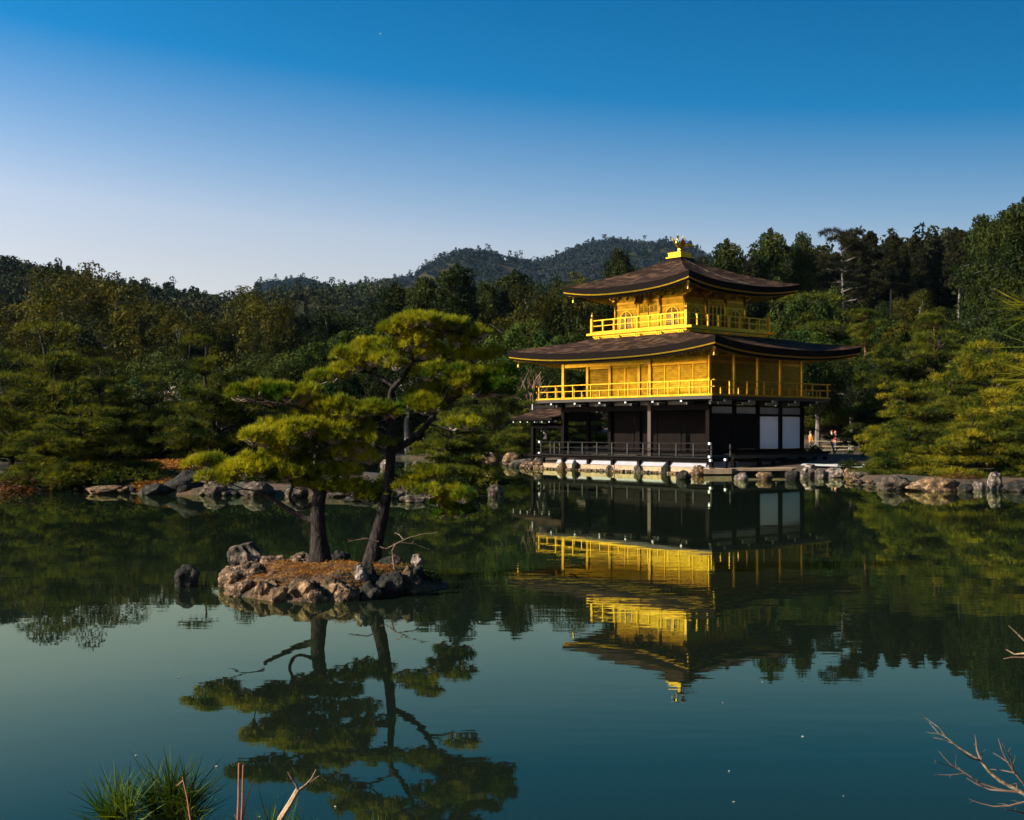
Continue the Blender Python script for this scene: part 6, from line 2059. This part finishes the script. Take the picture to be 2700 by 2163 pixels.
for x in (-.16, .16): MB().box(x - .05, x + .05, -.14, .14, 0, zt - .103).build('leg', M['slab'], be)
# a pale bird high in the sky
bd = empty('bird', at(1003, 90, 420)); tag(bd, 'tiny pale bird high in the blue sky above the pond', 'bird')
MB().tube([(-.35, 0, 0), (-.1, 0, .02), (.2, 0, .03), (.42, 0, .06)], [.02, .10, .09, .02], 8).build('body', M['white_paint'], bd)
for s in (-1, 1):
    MB().prism([(.12, 0, .05), (-.12, 0, .05), (-.16, s * .35, .24), (-.05, s * .75, .20), (.08, s * .4, .26)], (0, 0, .02)).build('wing', M['white_paint'], bd)

# ------------------------------------------------------------------ floating petals
fl = MB().prism([(.035, 0, 0), (.012, .018, 0), (-.03, .012, 0), (-.036, -.008, 0), (.01, -.02, 0)], (0, 0, .004)).mesh('floating_leaf', M['petal'])
for k, (x, y) in enumerate(((1522, 1481), (1605, 1437), (1690, 1552), (376, 1427), (1535, 1625), (1545, 1690), (286, 1592), (455, 1615), (1776, 1678), (706, 1700), (545, 1722), (1010, 1310))):
    Y = water_Y(y * D_)
    o = link('floating_leaf', fl); o.location = ((x * D_ - CXP) / FPX * Y, Y, .003); o.rotation_euler = (0, 0, k * 1.3)
    s = .20 + .05 * (k % 4); o.scale = (s, s, 1)
    tag(o, 'pale leaf floating ' + ('below the reflected finial', 'right of the reflected finial', 'in open water far right of the islet', 'left of the reflected islet pines', 'low in the open water at centre right', 'near the lower edge at centre right', 'left of the young pines', 'above the red brown stems', 'left of the bare branches at right', 'below the reflected pine trunks', 'beside the pale forked branch', 'beside the islet tip')[k], 'leaf', 'pale leaves floating on the pond')

# ------------------------------------------------------------------ plants of the near bank
def dp(x, y, Y):
    return at(x * D_, y * D_, Y)
def young_pine(label, stems, Y, seed, ln=.105, n=230):
    """bottle-brush shoots of long stiff needles"""
    rs = np.random.RandomState(seed)
    base = dp(stems[0][0][0], stems[0][0][1], Y)
    base.z = hz(base.x, base.y) - .03
    root = empty('young_pine', base); tag(root, label, 'young pine', 'young pines on the near bank')
    st = MB()
    VV, FF, off = [], [], 0
    for (x0, y0), (x1, y1), m_, dy in stems:
        p0, p1 = dp(x0, y0, Y + dy) - base, dp(x1, y1, Y + dy) - base
        st.tube([Vector((0, 0, 0)), p0 * .5, p0, p1], [.009, .007, .006, .003], 6)
        nn = int(n * m_ * .62)
        t = rs.rand(nn, 1) ** .8
        A = np.array(p0) * (1 - t) + np.array(p1) * t
        ax = unit(np.array(p1 - p0))
        ph = rs.rand(nn) * 6.283
        e1 = unit(np.cross(ax, [0.3, 1, 0.1])); e2 = np.cross(ax, e1)
        out_ = np.cos(ph)[:, None] * e1 + np.sin(ph)[:, None] * e2
        ang = np.radians(rs.uniform(6, 84, (nn, 1)) * (1.18 - .28 * t))
        d = ax * np.cos(ang) + out_ * np.sin(ang)
        l = ln * rs.uniform(.7, 1.15, (nn, 1)) * (.95 + .2 * t)
        side = unit(np.cross(d, rs.normal(size=(nn, 3)))) * .0015
        up2 = np.cross(side, d) * .55
        tip = A + d * l + out_ * l * .05
        mid = A + d * l * .55
        V = np.stack([A - side, A + side, mid + side * .9, mid - side * .9, tip - side * .18, tip + side * .18], 1).reshape(-1, 3)
        F = (np.arange(nn)[:, None] * 6)
        F = np.concatenate([F + np.array([[0, 1, 2, 3]]), F + np.array([[3, 2, 5, 4]])])
        VV.append(V); FF.append(F + off); off += len(V)
    st.build('stem', M['twig'], root)
    link('needle_tuft', np_mesh('needle_tuft', np.concatenate(VV), np.concatenate(FF), M['needle_near']), root)
young_pine('young pine at the lower left edge, the shorter of the two bushy tops', [((248, 1790), (246, 1692), 1.0, 0), ((225, 1800), (222, 1710), .7, .02), ((272, 1800), (268, 1706), .7, -.03)], 3.0, 501, n=260)
young_pine('young pine at the lower left, the tallest bushy top beside the thin brown stem', [((362, 1790), (360, 1660), 1.2, 0), ((328, 1790), (326, 1682), .9, .04), ((398, 1790), (396, 1684), 1.0, -.03), ((350, 1800), (345, 1735), .7, .05), ((385, 1800), (392, 1740), .7, 0)], 3.05, 502, ln=.115, n=270)
young_pine('young pine whose low top shows at the foot of the pale forked branch', [((570, 1830), (568, 1762), .8, 0), ((604, 1830), (606, 1772), .6, .03)], 2.9, 503, n=230)
young_pine('young pine whose few needle tips barely show right of the forked branch', [((800, 1850), (802, 1795), .6, 0)], 2.9, 504, n=200)
nb = lambda x, y, Y=2.9: dp(x, y, Y)
bare_shrub('red brown upright stems beside the pale forked branch at the lower edge', [([(500, 1840), (499, 1760), (502, 1680), (503, 1607)], .0036, .0026), ([(506, 1780), (510, 1690), (512, 1612)], .003, .0022), ([(508, 1740), (520, 1680), (535, 1640)], .0024, .0014), ([(516, 1800), (505, 1745), (494, 1716)], .0022, .001), ([(514, 1760), (520, 1735), (524, 1716)], .0022, .001)], 2.85, 'twig_red', conv=nb, dyv=.02, seed=7)
bare_shrub('thin brown stem in front of the tallest young pine at the lower left', [([(402, 1840), (401, 1727), (394, 1680), (384, 1636)], .0030, .0016), ([(386, 1643), (378, 1650), (372, 1655)], .0014, .001)], 2.75, 'twig_red', conv=nb, dyv=.01, seed=8)
bare_shrub('pale forked branch sticking up at the lower edge of the photo', [([(560, 1800), (592, 1722), (612, 1690), (628, 1662)], .0085, .0066), ([(628, 1664), (622, 1650), (614, 1640), (606, 1626)], .0034, .0015), ([(629, 1664), (645, 1652), (656, 1640), (666, 1620)], .0038, .0014), ([(632, 1664), (652, 1648), (672, 1634)], .0024, .0012), ([(614, 1641), (609, 1642), (604, 1640)], .0014, .0008)], 2.8, 'twig_pale', conv=nb, dyv=.02, seed=9)
rb = lambda x, y, Y=3.6: at(2300 + x / 3.0675, 1600 + y / 3.0675, Y)
bare_shrub('pale bare branches of a shrub reaching in at the lower right corner',
    [([(1700, 2300), (1500, 1800), (1227, 1515), (1040, 1415), (950, 1340), (880, 1250), (820, 1215), (700, 1140), (610, 1065), (530, 1020)], .0072, .0012),
     ([(880, 1250), (845, 1160), (835, 1060)], .0038, .0012), ([(875, 1245), (800, 1225), (730, 1180)], .003, .001), ([(880, 1230), (890, 1190), (915, 1155)], .002, .0008),
     ([(1300, 1520), (1160, 1497), (1060, 1490), (880, 1430), (750, 1345), (640, 1280), (585, 1225), (540, 1170)], .0042, .0009),
     ([(655, 1300), (580, 1275), (510, 1250)], .0018, .0008), ([(740, 1350), (630, 1362), (505, 1358)], .002, .0008), ([(1060, 1490), (950, 1480), (850, 1440), (760, 1385)], .003, .001),
     ([(1400, 1600), (1227, 1440), (1150, 1340), (1090, 1250), (1050, 1170), (1020, 1065)], .0042, .0008), ([(1140, 1320), (1120, 1230), (1070, 1140)], .003, .0008), ([(1150, 1345), (1060, 1325), (960, 1315)], .0024, .0008), ([(1100, 1260), (1040, 1220), (975, 1180)], .0022, .0008),
     ([(1400, 1620), (1227, 1580), (1100, 1612), (980, 1616), (870, 1590), (780, 1555)], .0038, .0008), ([(1227, 1670), (1150, 1650), (1080, 1640)], .0035, .001), ([(1170, 1470), (1165, 1430), (1120, 1440)], .003, .001)],
    3.6, 'twig_pale', conv=rb, twigs=4, seed=12, dyv=.12)
bare_shrub('short bare twigs at the right edge above the lower right branches', [([(1700, 900), (1450, 420), (1227, 270), (1160, 205), (1105, 155)], .006, .001), ([(1450, 420), (1300, 372), (1227, 378), (1150, 385), (1080, 345)], .005, .001), ([(1300, 395), (1227, 410), (1130, 408), (1060, 422)], .003, .001)], 3.7, 'twig_pale', conv=rb, twigs=1, seed=13, dyv=.05)
# pine just outside the right edge; only sprays of needles reach into the picture
tb = Vector((2.35, 3.3, hz(2.35, 3.3) - .1))
np_ = empty('pine_tree', tb); tag(np_, 'near pine at the right edge showing only sprays of long needles', 'pine tree')
rs_ = np.random.RandomState(77)
MB().tube([(0, 0, 0), (.04, .03, .9), (.0, .02, 1.9), (.06, 0, 2.9)], [.09, .075, .055, .03], 9).build('trunk', M['pine_bark'], np_, True)
VV, FF, off = [], [], 0
for (x, y), Y, dirs, n in (((2708, 808), 3.0, (-1, .05, .22), 22), ((2712, 835), 3.0, (-1, 0, -.05), 16), ((2716, 985), 2.95, (-1, 0, .10), 16), ((2722, 1000), 2.95, (-1, 0, -.1), 8), ((2722, 905), 3.0, (-1, 0, .4), 10)):
    q = at(x, y, Y) - tb
    zt = max(.5, q.z - .25)
    MB().tube([(0.03, 0.02, zt), (q.x * .5, q.y * .5, (zt + q.z) / 2 + .03), tuple(q)], [.014, .010, .004], 6).build('branch', M['pine_bark'], np_)
    d = unit(np.array(dirs) + rs_.normal(size=(n, 3)) * np.array([.25, .35, .36]))
    A = np.array(q) + rs_.normal(size=(n, 3)) * .006
    l = .098 * rs_.uniform(.75, 1.1, (n, 1))
    side = unit(np.cross(d, rs_.normal(size=(n, 3)))) * .0009
    V = np.stack([A - side, A + side, A + d * l * .6 + side * .8, A + d * l * .6 - side * .8, A + d * l - side * .1, A + d * l + side * .1], 1).reshape(-1, 3)
    F = np.arange(n)[:, None] * 6
    FF.append(np.concatenate([F + np.array([[0, 1, 2, 3]]), F + np.array([[3, 2, 5, 4]])]) + off); VV.append(V); off += len(V)
link('needle_spray', np_mesh('needle_spray', np.concatenate(VV), np.concatenate(FF), M['needle_sunny']), np_)

# a little greenery on the right end of the pine islet
for x, y, Y, lab in ((868, 1176, 17.4, 'small dark leafy plant at the right end of the pine islet'), (808, 1186, 16.9, 'small leafy plant between the dark rocks of the pine islet')):
    tree_px(SH[1], x, y, Y, lab, 'plant', None, 1.3, base=.12)
# ------------------------------------------------------------------ thin air haze that adds to the fade painted into the mountain's leaf colour
hm = bpy.data.materials.new('haze_air')
hm.use_nodes = True
t = hm.node_tree
t.nodes.clear()
ho = t.nodes.new('ShaderNodeOutputMaterial')
hv = t.nodes.new('ShaderNodeVolumePrincipled')
hv.inputs['Color'].default_value = (0.38, 0.70, 1.0, 1)
hv.inputs['Density'].default_value = 0.000028
hv.inputs['Anisotropy'].default_value = 0.0
t.links.new(hv.outputs[0], ho.inputs['Volume'])
hz_box = MB().box(-900, 900, -60, 1560, -3.0, 275).build('haze', hm)
tag(hz_box, kind='stuff')
